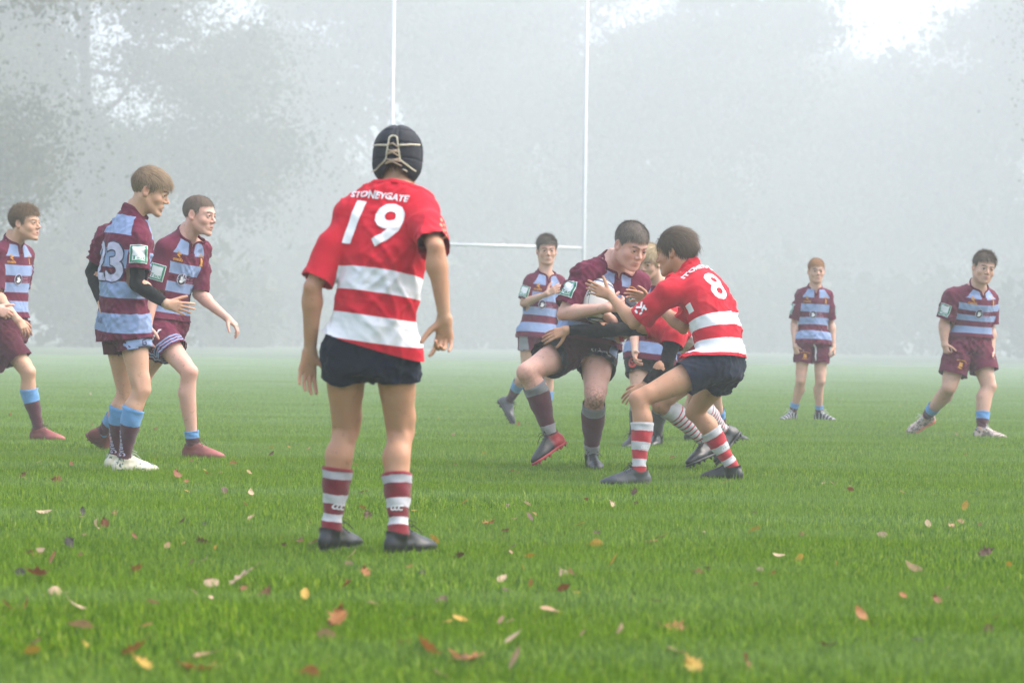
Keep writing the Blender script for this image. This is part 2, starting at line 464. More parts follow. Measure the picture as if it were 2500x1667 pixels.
class Field:
    """A signed distance grid; shapes are blended in one after another, each only round its own bounds."""
    def __init__(s, lo, hi, h):
        s.lo = np.asarray(lo, float); s.h = h
        s.n = np.ceil((np.asarray(hi) - s.lo) / h).astype(int) + 1
        s.V = np.full(s.n, .2, np.float32)
    def _block(s, lo, hi):
        a = np.clip(np.floor((np.asarray(lo) - s.lo) / s.h).astype(int), 0, s.n)
        b = np.clip(np.ceil((np.asarray(hi) - s.lo) / s.h).astype(int) + 1, 0, s.n)
        if (b <= a).any(): return None, None
        g = [s.lo[i] + s.h * np.arange(a[i], b[i]) for i in range(3)]
        P = np.stack(np.meshgrid(*g, indexing='ij'), -1).reshape(-1, 3)
        return tuple(slice(a[i], b[i]) for i in range(3)), P
    def op(s, fn, lo, hi, k=0.0, mode='add'):
        sl, P = s._block(np.asarray(lo) - k - 2 * s.h, np.asarray(hi) + k + 2 * s.h)
        if sl is None: return
        blk = s.V[sl]; d = fn(P).astype(np.float32).reshape(blk.shape)
        if mode == 'add':
            r = np.minimum(blk, d)
            if k > 0: hh = np.maximum(k - np.abs(blk - d), 0) / k; r = r - hh * hh * k * .25
        else:
            d = -d; r = np.maximum(blk, d)
            if k > 0: hh = np.maximum(k - np.abs(blk - d), 0) / k; r = r + hh * hh * k * .25
        s.V[sl] = r
    def tube(s, pts, rad, k=0.0, mode='add'):
        pts = [np.asarray(p, float) for p in pts]; R_ = max(rad)
        lo = np.min(pts, 0) - R_; hi = np.max(pts, 0) + R_
        def fn(P):
            d = None
            for i in range(len(pts) - 1):
                e = seg_d(P, pts[i], pts[i + 1], rad[i], rad[i + 1]); d = e if d is None else np.minimum(d, e)
            return d
        s.op(fn, lo, hi, k, mode)
    def ell(s, c, r, k=0.0, mode='add', M=None):
        c = np.asarray(c, float); m = max(r); s.op(lambda P: ell_d(P, c, r, M), c - m, c + m, k, mode)
    def sample(s, P):
        g = np.clip((P - s.lo) / s.h, 0, s.n - 1.001); i = g.astype(int); f = g - i; out = 0
        for d in np.ndindex(2, 2, 2):
            w = np.prod([f[:, k] if d[k] else 1 - f[:, k] for k in range(3)], 0)
            out = out + w * s.V[i[:, 0] + d[0], i[:, 1] + d[1], i[:, 2] + d[2]]
        return out
    def mesh(s):
        V = s.V; S_ = V < 0
        c = np.zeros(np.array(V.shape) - 1, np.int8)
        for d in np.ndindex(2, 2, 2):
            c += S_[d[0]:V.shape[0] - 1 + d[0], d[1]:V.shape[1] - 1 + d[1], d[2]:V.shape[2] - 1 + d[2]]
        act = (c > 0) & (c < 8); ids = np.argwhere(act)
        idx = np.full(act.shape, -1, np.int64); idx[act] = np.arange(len(ids))
        acc = np.zeros((len(ids), 3)); cnt = np.zeros(len(ids))
        cor = list(np.ndindex(2, 2, 2))
        vals = {q: V[ids[:, 0] + q[0], ids[:, 1] + q[1], ids[:, 2] + q[2]].astype(float) for q in cor}
        for a in cor:
            for ax in range(3):
                if a[ax]: continue
                b = list(a); b[ax] = 1; b = tuple(b); va, vb = vals[a], vals[b]
                m = (va < 0) != (vb < 0); t_ = np.where(m, va / np.where(m, va - vb, 1), 0)
                p = np.tile(np.array(a, float), (len(ids), 1)); p[:, ax] += t_
                acc += p * m[:, None]; cnt += m
        verts = s.lo + s.h * (ids + acc / cnt[:, None])
        quads = []
        for ax in range(3):
            u, v = (ax + 1) % 3, (ax + 2) % 3
            A = [slice(None)] * 3; B = [slice(None)] * 3; A[ax] = slice(0, -1); B[ax] = slice(1, None)
            e = np.argwhere(S_[tuple(A)] != S_[tuple(B)])
            ok = (e[:, u] > 0) & (e[:, v] > 0) & (e[:, u] < act.shape[u]) & (e[:, v] < act.shape[v]); e = e[ok]
            def cell(du, dv):
                q = e.copy(); q[:, u] -= du; q[:, v] -= dv; return idx[q[:, 0], q[:, 1], q[:, 2]]
            Q = np.stack([cell(1, 1), cell(0, 1), cell(0, 0), cell(1, 0)], 1)
            inside = S_[e[:, 0], e[:, 1], e[:, 2]]
            Q[~inside] = Q[~inside][:, ::-1]
            quads.append(Q)
        return verts, np.concatenate(quads)

def vnormals(V, F):
    n = np.cross(V[F[:, 2]] - V[F[:, 0]], V[F[:, 3]] - V[F[:, 1]])
    N = np.zeros_like(V)
    for k in range(4): np.add.at(N, F[:, k], n)
    return N / (np.linalg.norm(N, axis=1)[:, None] + 1e-12)
def relax(V, F, it=2, w=.5):
    for _ in range(it):
        A = np.zeros_like(V); c = np.zeros(len(V))
        for k in range(4):
            a, b = F[:, k], F[:, (k + 1) % 4]
            np.add.at(A, a, V[b]); np.add.at(c, a, 1)
        V = V * (1 - w) + w * A / np.maximum(c, 1)[:, None]
    return V
def compact(V, F, *attrs):
    u = np.unique(F); m = np.full(len(V), -1); m[u] = np.arange(len(u))
    return (V[u], m[F]) + tuple(a[u] for a in attrs)
def clip(V, F, h, attrs):
    """Cut the sheet where h > 0, with a clean edge; attrs are carried along."""
    inn = h <= 0; fi = inn[F]
    keep = fi.any(1); F = F[keep]
    A = np.concatenate([V] + [a[:, None] if a.ndim == 1 else a for a in attrs], 1)
    acc = np.zeros_like(A); cnt = np.zeros(len(V))
    for k in range(4):
        for a, b in ((F[:, k], F[:, (k + 1) % 4]), (F[:, (k + 1) % 4], F[:, k])):
            m = inn[a] & ~inn[b]; a, b = a[m], b[m]; t_ = (h[a] / (h[a] - h[b]))[:, None]
            np.add.at(acc, b, A[a] + t_ * (A[b] - A[a])); np.add.at(cnt, b, 1)
    m = cnt > 0; A[m] = acc[m] / cnt[m][:, None]
    far = ~inn & ~m
    F = F[~far[F].any(1)] if far.any() else F
    out = [A[:, :3]]; c = 3
    for a in attrs:
        w = 1 if a.ndim == 1 else a.shape[1]; out.append(A[:, c] if a.ndim == 1 else A[:, c:c + w]); c += w
    r = compact(out[0], F, *out[1:])
    return r[0], r[1], list(r[2:])

# ------------------------------------------------------------------ materials of people and kit
def fabric(name, colour_fn, rough=.85, wv=900., bumps=.10):
    t = NT(name); c = colour_fn(t)
    nz = t.noise(t.pos(), 9, 4, .6)
    c = t.mix(t.math('MULTIPLY', t.math('SUBTRACT', nz, .42), .55), c, t.mix(.5, c, (.02, .02, .03)))
    st = t.ramp(t.noise(t.pos(), 5.5, 4, .62), [(.55, (0, 0, 0)), (.72, (1, 1, 1))])
    c = t.mix(t.math('MULTIPLY', st, .17), c, t.mix(.55, c, (.10, .105, .075)))
    hgt = t.math('ADD', t.math('MULTIPLY', t.noise(t.pos(), 38, 3, .55), .7), t.math('MULTIPLY', t.noise(t.pos(), 420, 1), .10))
    t.bsdf(c, rough, Normal=t.bump(hgt, .35, .006), Sheen_Weight=.05, Specular_IOR_Level=.18)
    return t.m
MAROON, SKYB, REDC, WHITEC, NAVY, BLACKC, GREYC = (.125, .010, .036), (.255, .335, .53), (.56, .010, .028), (.76, .76, .80), (.0045, .009, .024), (.0035, .0038, .0045), (.26, .26, .27)
SOCKB, SMAROON = (.13, .34, .66), (.075, .008, .020)
def jersey_maroon(t):
    gv, gu, gf, sl = (t.attr(a) for a in ("gv", "gu", "gf", "sl"))
    band = t.ramp(gv, [(0, MAROON), (.075, SKYB), (.225, MAROON), (.345, SKYB), (.475, MAROON), (.575, SKYB), (.72, MAROON), (.835, SKYB), (.985, MAROON)], 'CONSTANT')
    au = t.math('ABSOLUTE', gu)
    # the shoulder panels: two wedges on the chest, one yoke on the back
    lim = t.math('ADD', .88, t.math('MULTIPLY', t.math('SUBTRACT', gv, .835), -2.4))
    inside = t.math('LESS_THAN', au, lim)
    chest = t.math('GREATER_THAN', au, .16)
    front = t.math('GREATER_THAN', gf, 0.0)
    panel = t.math('MULTIPLY', inside, t.math('MAXIMUM', chest, t.math('SUBTRACT', 1.0, front)))
    top = t.math('GREATER_THAN', gv, .835)
    c = t.mix(t.math('MULTIPLY', top, t.math('SUBTRACT', 1.0, panel)), band, MAROON)
    return t.mix(t.math('GREATER_THAN', sl, .5), c, MAROON)
def jersey_red(t):
    gv, gu, gf, sl = (t.attr(a) for a in ("gv", "gu", "gf", "sl"))
    band = t.ramp(gv, [(0, REDC), (.035, WHITEC), (.190, REDC), (.330, WHITEC), (.470, REDC)], 'CONSTANT')
    # white side panel under the arm
    side = t.math('MULTIPLY', t.math('LESS_THAN', t.math('ABSOLUTE', t.math('ADD', gf, -.26)), .17), t.math('MULTIPLY', t.math('GREATER_THAN', gv, .56), t.math('LESS_THAN', gv, .68)))
    band = t.mix(side, band, WHITEC)
    return t.mix(t.math('GREATER_THAN', sl, .5), band, REDC)
M_JM = fabric("jersey_maroon_hoops", jersey_maroon)
M_JR = fabric("jersey_red_hoops", jersey_red)
def solid(c): return lambda t: c
M_FAB = {n: fabric("cloth_" + n, solid(c)) for n, c in dict(maroon=MAROON, dark_maroon=(.075, .007, .020), navy=NAVY, black=BLACKC, white=WHITEC, sky=SKYB, grey=GREYC, red=REDC, charcoal=(.018, .018, .019)).items()}
def hooped_shorts(t):
    return t.ramp(t.math('MULTIPLY', t.attr("hem"), 6.8), [(0, MAROON), (.10, SKYB), (.17, MAROON), (.24, SKYB), (.31, MAROON), (.38, SKYB), (.45, MAROON)], 'CONSTANT')
M_FAB['hooped'] = fabric("cloth_hooped", hooped_shorts)
def blackhem_shorts(t):
    return t.ramp(t.math('MULTIPLY', t.attr("hem"), 5.0), [(0, (.012, .012, .013)), (.30, (.05, .008, .016))], 'CONSTANT')
M_FAB['blackhem'] = fabric("cloth_blackhem", blackhem_shorts)
SOCKS = {}
def sock_mat(name, stops):
    def f(t):
        nz = t.math('MULTIPLY', t.math('SUBTRACT', t.noise(t.pos(), 30, 2), .5), .035)
        return t.ramp(t.math('ADD', t.attr("sv"), nz), stops, 'CONSTANT')
    t = NT("sock_" + name); c = f(t)
    rib = t.math('SINE', t.math('MULTIPLY', t.attr("su"), 90.0))
    dirt = t.noise(t.pos(), 22, 4, .6)
    c = t.mix(t.math('MULTIPLY', t.math('SUBTRACT', dirt, .5), 1.0), c, (.09, .075, .05))
    t.bsdf(c, .95, Normal=t.bump(t.math('ADD', rib, t.noise(t.pos(), 300, 2)), .35, .004), Sheen_Weight=.2)
    SOCKS[name] = t.m
SW = (.58, .57, .60)
sock_mat("red", [(0, (.26, .010, .022)), (.05, (.44, .43, .47)), (.16, (.18, .007, .016)), (.38, SW), (.52, (.20, .008, .018)), (.67, SW), (.79, (.24, .009, .020))])
sock_mat("bright_red", [(0, SW), (.15, (.42, .014, .028)), (.19, (.50, .016, .03)), (.36, SW), (.52, (.50, .016, .03)), (.68, SW), (.82, (.50, .016, .03))])
sock_mat("sky", [(0, SOCKB), (.30, SMAROON), (.93, SOCKB)])
sock_mat("sky_rolled", [(0, SOCKB), (.36, SMAROON), (.80, SOCKB)])
sock_mat("grey", [(0, (.20, .20, .205)), (.17, (.085, .012, .022)), (.72, (.32, .31, .32)), (.88, (.10, .012, .02))])
sock_mat("pinstripe", [(0, SW)] + [x for i in range(9) for x in ((.20 + i * .08, (.42, .03, .05)), (.225 + i * .08, SW))])
sock_mat("dark", [(0, (.30, .30, .31)), (.25, (.05, .05, .055)), (.8, (.06, .06, .06))])

def skin_mat(name, col, blush=(.60, .26, .19)):
    t = NT("skin_" + name)
    nz = t.noise(t.pos(), 26, 4, .6)
    bl = t.ramp(t.noise(t.pos(), 9, 3, .6), [(.38, (0, 0, 0)), (.68, (1, 1, 1))])
    col0 = t.mix(t.math('MULTIPLY', bl, .45), col, tuple(a * b for a, b in zip(col, (.96, .74, .66))))
    c = t.mix(t.math('MULTIPLY', nz, .35), col0, tuple(a * b for a, b in zip(col, (1.02, .80, .72))))
    c = t.mix(t.math('MULTIPLY', t.attr("blush"), .62), c, blush)
    c = t.mix(t.math('MULTIPLY', t.attr("lip"), .75), c, (.40, .13, .11))
    c = t.mix(t.attr("brow"), c, (.06, .04, .025))
    dn = t.ramp(t.noise(t.pos(), 60, 4, .65), [(.35, (0, 0, 0)), (.6, (1, 1, 1))])
    sm = t.ramp(t.noise(t.pos(), 34, 5, .7), [(.58, (0, 0, 0)), (.72, (1, 1, 1))])
    c = t.mix(t.math('MULTIPLY', t.math('MULTIPLY', sm, t.attr("grime")), .55), c, (.13, .095, .055))
    c = t.mix(t.math('MULTIPLY', t.attr("dirt"), dn), c, (.05, .035, .022))
    t.bsdf(c, .52, Normal=t.bump(t.noise(t.pos(), 260, 3), .12, .002), Subsurface_Weight=.18, Subsurface_Scale=.012, Specular_IOR_Level=.35)
    t.b.inputs['Subsurface Radius'].default_value = (1.0, .35, .2)
    return t.m
SKIN = {"fair": skin_mat("fair", (.62, .39, .29)), "pink": skin_mat("pink", (.66, .40, .315), (.64, .28, .22)), "tan": skin_mat("tan", (.50, .285, .175), (.47, .20, .12)), "warm": skin_mat("warm", (.60, .37, .25))}
def hair_mat(name, dark, light):
    t = NT("hair_" + name)
    c = t.ramp(t.attr("hr"), [(0, dark), (.6, tuple((a + b) / 2 for a, b in zip(dark, light))), (1, light)])
    t.bsdf(c, .6, Specular_IOR_Level=.22); return t.m
HAIR = {"brown": hair_mat("brown", (.045, .028, .017), (.17, .11, .065)), "sandy": hair_mat("sandy", (.075, .050, .030), (.42, .29, .17)), "dark": hair_mat("dark", (.045, .031, .022), (.20, .145, .10)),
        "ash": hair_mat("ash", (.075, .062, .050), (.26, .21, .17)), "blond": hair_mat("blond", (.25, .175, .09), (.62, .48, .29)), "ginger": hair_mat("ginger", (.26, .12, .045), (.58, .31, .14)), "crew": hair_mat("crew", (.10, .072, .052), (.26, .19, .14)), "curly": hair_mat("curly", (.07, .045, .026), (.27, .175, .095))}
M_EYE = {}
t = NT("eyeball")
e = t.attr("iris")
t.bsdf(t.ramp(e, [(0, (.01, .01, .01)), (.20, (.045, .032, .022)), (.46, (.015, .012, .010)), (.54, (.33, .31, .30))], 'CONSTANT'), .15)
M_EYEB = t.m
M_TEETH = plain("teeth", (.6, .57, .5), .4, .05)
M_MOUTH = plain("mouth_inside", (.03, .008, .008), .6, .05)
def boot_mat(name, f, rough=.45): 
    t = NT("boot_" + name); c = f(t); mud = t.ramp(t.noise(t.pos(), 18, 4, .6), [(.5, (0, 0, 0)), (.75, (1, 1, 1))])
    c = t.mix(t.math('MULTIPLY', mud, .35), c, (.06, .06, .035))
    t.bsdf(c, rough, Normal=t.bump(t.noise(t.pos(), 120, 3), .25, .003)); return t.m
def blotch(a, b, sc=22, lo=.48, hi=.52):
    return lambda t: t.mix(t.ramp(t.noise(t.n("TexCoord").outputs['Object'], sc, 3, .6), [(lo, (0, 0, 0)), (hi, (1, 1, 1))]), a, b)
BOOTM = {"black": boot_mat("black", solid((.014, .015, .016)), .35), "grey": boot_mat("grey", lambda t: t.mix(t.ramp(t.attr("bx"), [(.45, (0, 0, 0)), (.85, (1, 1, 1))]), (.075, .078, .08), (.025, .03, .036)), .4),
         "red": boot_mat("red", lambda t: t.mix(t.attr("bx"), (.16, .035, .03), (.34, .09, .08)), .6), "white": boot_mat("white", blotch((.62, .58, .46), (.05, .10, .09), 30, .56, .60), .45),
         "black_red": boot_mat("black_red", lambda t: t.mix(t.ramp(t.attr("bx"), [(.28, (1, 1, 1)), (.42, (0, 0, 0))]), (.014, .015, .016), (.42, .03, .04)), .4),
         "pink": boot_mat("pink", blotch((.62, .48, .42), (.16, .12, .10), 34, .5, .55), .5), "black_white": boot_mat("black_white", lambda t: t.mix(t.math('GREATER_THAN', t.math('SINE', t.math('MULTIPLY', t.attr("bx"), 42.0)), .78), (.016, .016, .018), (.6, .6, .6)), .4)}
SOLEM = {"black": plain("sole_black", (.02, .02, .022), .5), "white": plain("sole_white", (.62, .60, .52), .5), "red": plain("sole_red", (.40, .03, .04), .5), "orange": plain("sole_orange", (.75, .22, .14), .5), "brown": plain("sole_brown", (.12, .035, .03), .6)}
M_LACE = {"black": plain("lace_black", (.015, .015, .016), .8), "white": plain("lace_white", (.6, .6, .58), .8), "brown": plain("lace_brown", (.08, .03, .025), .8)}
PRINT = {"white": plain("print_white", (.80, .80, .82), .6, .04), "navy": plain("print_navy", (.02, .02, .07), .6, .04), "gold": plain("print_gold", (.62, .27, .02), .6, .05), "green": plain("print_green", (.02, .22, .12), .6, .05), "pink": plain("print_pink", (.42, .20, .30), .6, .05), "dark": plain("print_dark", (.018, .012, .030), .6, .05), "redp": plain("print_red", (.55, .05, .03), .6, .05), "sky": M_FAB['sky'], "grey": M_FAB['grey'], "black": M_FAB['black'], "lilac": plain("print_lilac", (.52, .50, .66), .6, .05), "faded": plain("print_faded", (.75, .30, .16), .6, .2), "faint": plain("print_faint", (.10, .13, .24), .7, .2)}

# ------------------------------------------------------------------ canonical boot (heel at x = 0, toe along +x, sole at z = 0)
def build_boot():
    f = Field((-.03, -.07, -.02), (.31, .07, .16), .0046); k = .012
    f.ell((.046, 0, .042), (.047, .035, .050), k); f.tube([(.06, 0, .045), (.16, .004, .036)], [.034, .036], k)
    f.ell((.190, .006, .030), (.072, .047, .034), k); f.ell((.240, .004, .024), (.044, .036, .023), k)
    f.tube([(.085, 0, .085), (.15, .003, .058), (.20, .004, .040)], [.031, .029, .026], k)
    f.tube([(.066, 0, .050), (.062, 0, .085), (.060, 0, .15)], [.036, .0445, .049], .010)
    V = f.V; z = f.lo[2] + f.h * np.arange(f.n[2]); f.V = np.maximum(V, (.006 - z)[None, None, :].astype(np.float32))
    v, q = f.mesh(); v = relax(v, q, 1)
    h = v[:, 2] - (.088 + .014 * np.clip((.045 - v[:, 0]) / .04, -.2, 1) + .02 * np.clip((v[:, 0] - .075) / .03, 0, 1))
    h = np.where(v[:, 0] > .118, -1, h)
    v, q, _ = clip(v, q, h, [])
    f2 = Field((-.03, -.07, -.02), (.31, .07, .05), .0048)
    f2.ell((.05, 0, .01), (.052, .037, .05), .02); f2.tube([(.06, 0, .01), (.17, .005, .01)], [.032, .038], .02); f2.ell((.19, .006, .01), (.090, .049, .05), .02); f2.ell((.24, .004, .01), (.046, .039, .05), .02)
    z = f2.lo[2] + f2.h * np.arange(f2.n[2]); f2.V = np.maximum(f2.V, np.maximum(-.001 - z, z - .013)[None, None, :].astype(np.float32))
    for sx, sy in ((.03, .02), (.03, -.02), (.07, .02), (.07, -.02), (.17, .034), (.17, -.026), (.21, .034), (.21, -.026), (.25, .018), (.25, -.014)):
        f2.tube([(sx, sy, 0), (sx, sy, -.012)], [.0085, .006], .002)
    sv, sq = f2.mesh()
    # laces: crossings over the instep and a loose bow
    LV, LF = [], []
    def add(pts, r):
        a, b = tube(pts, r, 5); o = len(LV); LV.extend(a); LF.extend([tuple(i + o for i in x) for x in b])
    top = lambda x: .118 - (x - .09) * .55
    for i in range(5):
        x = .105 + i * .020; add([(x, -.026, top(x) - .010), (x + .006, 0, top(x + .006) + .004), (x + .012, .028, top(x + .012) - .012)], .0022)
        add([(x, .026, top(x) - .010), (x + .006, 0, top(x + .006) + .005), (x + .012, -.026, top(x + .012) - .012)], .0022)
    for s_ in (1, -1):
        add([(.105, 0, .118), (.11, .02 * s_, .135), (.125, .045 * s_, .125), (.115, .03 * s_, .11), (.105, 0, .116)], .0021)
        add([(.105, 0, .118), (.12, .02 * s_, .12), (.14, .04 * s_, .10), (.15, .05 * s_, .085)], .0021)
    return (v, q), (sv, sq), (np.array(LV), LF)
BOOT = build_boot()

# ------------------------------------------------------------------ torso tube with elliptical sections
class Spine:
    def __init__(s, pel, neck, hipax, shax, prof, bulge=0.0, t0=-.30, t1=1.12, n=16):
        """prof: rows (t, half width, half depth). t = 0 at the hip joints, 1 at the base of the neck."""
        pel, neck = np.asarray(pel, float), np.asarray(neck, float)
        s.t = np.linspace(t0, t1, n); L = np.linalg.norm(neck - pel); s.L = L
        ax0 = unit(neck - pel); X0, X1 = unit(hipax), unit(shax)
        fr = unit(np.cross((X0 + X1) / 2, ax0))
        c = []
        for q in s.t:
            b = 4 * q * (1 - q) if 0 <= q <= 1 else (q * 4 if q < 0 else (1 - q) * 4) * .8
            c.append(pel + (neck - pel) * q - fr * bulge * b)
        s.c = np.array(c)
        T = np.gradient(s.c, axis=0); s.T = T / np.linalg.norm(T, axis=1)[:, None]
        X = np.array([X0 + (X1 - X0) * np.clip(q, 0, 1) for q in s.t]); X -= (X * s.T).sum(1)[:, None] * s.T
        s.X = X / np.linalg.norm(X, axis=1)[:, None]; s.Y = np.cross(s.X, s.T)       # X to the person's left, Y to the front
        pr = np.array(prof); s.a = np.interp(s.t, pr[:, 0], pr[:, 1]); s.b = np.interp(s.t, pr[:, 0], pr[:, 2])
    def eval(s, P, want=False, grow=0.0):
        if want and len(s.t) < 60:
            f = object.__new__(Spine); tt = np.linspace(s.t[0], s.t[-1], 72); I3 = lambda A: np.stack([np.interp(tt, s.t, A[:, k]) for k in range(3)], 1)
            w_ = np.array([.25, .5, .25]); f.t = tt; f.c = I3(s.c)
            for _ in range(10): f.c[1:-1] = .25 * f.c[:-2] + .5 * f.c[1:-1] + .25 * f.c[2:]
            f.X, f.Y, f.T = I3(s.X), I3(s.Y), I3(s.T); f.a = np.interp(tt, s.t, s.a); f.b = np.interp(tt, s.t, s.b)
            return f.eval(P, True, grow)
        best = np.full(len(P), 9.0)
        near = np.full(len(P), 9.0); out = np.zeros((len(P), 3))
        for i in range(len(s.t) - 1):
            ab = s.c[i + 1] - s.c[i]; L2 = ab @ ab
            tr = ((P - s.c[i]) @ ab) / L2; tt = np.clip(tr, 0, 1)
            q = P - s.c[i] - tt[:, None] * ab
            X = s.X[i][None] * (1 - tt[:, None]) + s.X[i + 1][None] * tt[:, None]; Y = s.Y[i][None] * (1 - tt[:, None]) + s.Y[i + 1][None] * tt[:, None]
            xl = (q * X).sum(1); yl = (q * Y).sum(1); zl = (tr - tt) * math.sqrt(L2)
            a = s.a[i] + tt * (s.a[i + 1] - s.a[i]) + grow; b = s.b[i] + tt * (s.b[i + 1] - s.b[i]) + grow
            k0 = np.sqrt((xl / a) ** 2 + (yl / b) ** 2 + (zl / .05) ** 2); k1 = np.sqrt((xl / a ** 2) ** 2 + (yl / b ** 2) ** 2 + (zl / .0025) ** 2) + 1e-9
            d = k0 * (k0 - 1) / k1; d = np.where(np.abs(zl) > 1e-9, np.maximum(d, np.abs(zl) - .02), d)
            best = np.minimum(best, d)
            if want:
                dn = (q * q).sum(1); m = dn < near; near = np.where(m, dn, near)
                out[m, 0] = (s.t[i] + tt * (s.t[i + 1] - s.t[i]))[m]; out[m, 1] = (xl / np.maximum(a, .165))[m]; out[m, 2] = (yl / b)[m]
        return (best, out) if want else best
    def bounds(s):
        m = max(s.a.max(), s.b.max()); return s.c.min(0) - m, s.c.max(0) + m
    def at(s, q):
        i = [np.interp(q, s.t, s.c[:, k]) for k in range(3)]
        f = lambda A: unit([np.interp(q, s.t, A[:, k]) for k in range(3)])
        return np.array(i), f(s.X), f(s.Y), f(s.T)

def folds(V, N, frame, amp, seed, f=1.0):
    """Cloth creases: stretched, sharpened noise in two crossing directions."""
    X, Y, T = frame
    L = np.stack([V @ X, V @ Y, V @ T], 1) * f
    rot = lambda a: np.stack([L[:, 0] * math.cos(a) - L[:, 2] * math.sin(a), L[:, 1], L[:, 0] * math.sin(a) + L[:, 2] * math.cos(a)], 1)
    d = 0
    for a, w, sc in ((.75, 1.0, (20, 11, 4.6)), (-.7, 1.0, (20, 11, 4.6)), (.1, .7, (15, 9, 4)), (1.5, .45, (26, 12, 6))):
        n = perlin(rot(a) * np.array(sc) + seed * 7.3 + a * 31)
        d = d + w * ((1 - np.abs(n) * 2.9).clip(0, 1) ** 2.2 * 1.25 - .30)
    mk = np.clip(perlin(L * 3.1 + seed * 5.7) * 2.2 + .75, .15, 1.6)
    d = d * .60 * mk + perlin(L * 7 + seed * 3.1) * .9
    return V + N * (d * amp)[:, None]

# ------------------------------------------------------------------ head (x to the person's left, y to the face, z up; origin between the ears)
def build_head(P, h=.0030):
    f = Field((-.115, -.135, -.235), (.115, .145, .135), h)
    w = P.get('fat', 0.0); op = P.get('mouth', 0.0)
    f.ell((0, -.012, .034), (.0745, .0945, .079))
    f.ell((0, .020, -.008), (.0620 + w * .006, .0705, .086), .02)
    f.ell((0, .026, -.064 - op * .006), (.0520 + w * .010, .0575 + w * .004, .045), .022)
    f.tube([(-.050 - w * .008, -.005, -.045), (-.022, .064, -.095 - op * .008)], [.017 + w * .006, .014 + w * .003], .022); f.tube([(.050 + w * .008, -.005, -.045), (.022, .064, -.095 - op * .008)], [.017 + w * .006, .014 + w * .003], .022)
    f.ell((0, .076, -.098 - op * .010), (.022, .017, .017), .014)
    for s in (1, -1):
        f.ell((s * .036, .054, -.030), (.026 + w * .005, .024, .022 + w * .004), .02)
        f.ell((s * .033, .1065, .001), (.019, .019, .0130), .022, 'sub')
    f.tube([(-.044, .064, .020), (-.020, .084, .019), (0, .084, .020), (.020, .084, .019), (.044, .064, .020)], [.009, .011, .010, .011, .009], .012)
    f.tube([(0, .082, .014), (0, .0935, -.008), (0, .1050, -.027)], [.0070, .0080, .0104], .010)
    for s in (1, -1):
        f.ell((s * .0115, .0950, -.0335), (.0078, .0095, .0072), .006)
        f.ell((s * .0068, .1015, -.0405), (.0032, .005, .0028), .003, 'sub')
        # lids: a shell over the eyeball, slit open
        f.ell((s * .0315, .0760, .000), (.0150, .0150, .0138), .006)
        f.ell((s * .0315, .0900, -.0008), (.0128, .0120, .0046 * P.get('lid', 1.0)), .003, 'sub')
    zl = -.066
    f.ell((0, .0765, zl), (.030, .016, .020), .012)
    f.tube([(-.022, .0830, zl + .001), (-.008, .0915, zl + .0058), (0, .0918, zl + .0046), (.008, .0915, zl + .0058), (.022, .0830, zl + .001)], [.003, .0046, .0044, .0046, .003], .005)
    f.tube([(-.020, .0830, zl - .002 - op * .008), (0, .0905, zl - .0075 - op * .014), (.020, .0830, zl - .002 - op * .008)], [.003, .0056, .003], .006)
    if op > .02:
        f.ell((0, .090, zl - .001 - op * .006), (.0150, .020, .0022 + op * .0075), .003, 'sub')
    else:
        f.tube([(-.021, .0895, zl - .0006), (0, .0985, zl - .0010), (.021, .0895, zl - .0006)], [.0022] * 3, .002, 'sub')
    for s in (1, -1):  # ears
        M = np.array([[math.cos(.38 * s), -math.sin(.38 * s), 0], [math.sin(.38 * s), math.cos(.38 * s), 0], [0, 0, 1]])
        c = np.array([s * .0775, -.010, -.006])
        f.ell(c, (.0075, .0185, .0300), .006, M=M); f.ell(c + [s * .006, .004, .002], (.006, .0105, .0185), .004, 'sub', M=M)
        f.ell(c + [-.001 * s, .008, -.020], (.007, .009, .010), .006)
    n0 = np.asarray(P['neck_l']); n1 = np.array([0, -.022, -.045])
    nr = P.get('neck_r', .053)
    f.tube([n0 + (n0 - n1) * .3, n0, n1], [nr * 1.18, nr * 1.06, nr * .98], .028)
    for s in (1, -1): f.tube([(s * .052, -.022, -.045), n0 * .75 + n1 * .25 + np.array([s * .030, .030, 0]), n0 + np.array([s * .02, .045, -.005])], [.014, .014, .013], .025)
    v, q = f.mesh(); v = relax(v, q, 1, .35)
    g = lambda c, r: np.exp(-(((v - np.array(c)) / np.array(r)) ** 2).sum(1))
    lip = np.clip(g((0, .098, zl + .006), (.019, .02, .0052)) + g((0, .097, zl - .0075 - op * .014), (.017, .02, .0058)), 0, 1) * (v[:, 1] > .07)
    brow = np.zeros(len(v))
    for s in (1, -1):
        for bx, bz in ((.016, .0195), (.024, .0220), (.032, .0230), (.041, .0205)): brow = np.maximum(brow, g((s * bx, .08, bz), (.0068, .03, .0046)))
    brow = np.clip(brow * 1.5, 0, 1) * P.get('brow', .9) * (v[:, 1] > .05)
    blush = np.clip(sum(g((s * .046, .060, -.036), (.026, .03, .024)) * .5 + g((s * .085, -.01, -.005), (.014, .03, .032)) for s in (1, -1)) + g((0, .112, -.028), (.014, .02, .014)) * .8 + g((0, .07, -.1), (.02, .03, .014)) * .4, 0, 1) * P.get('blush', .8)
    # shadowless dark line of the lashes is real hair: mark it as brow
    for s in (1, -1): brow = np.maximum(brow, g((s * .0315, .089, .0042), (.0135, .012, .0028)) * .9)
    return v, q, lip, brow, blush

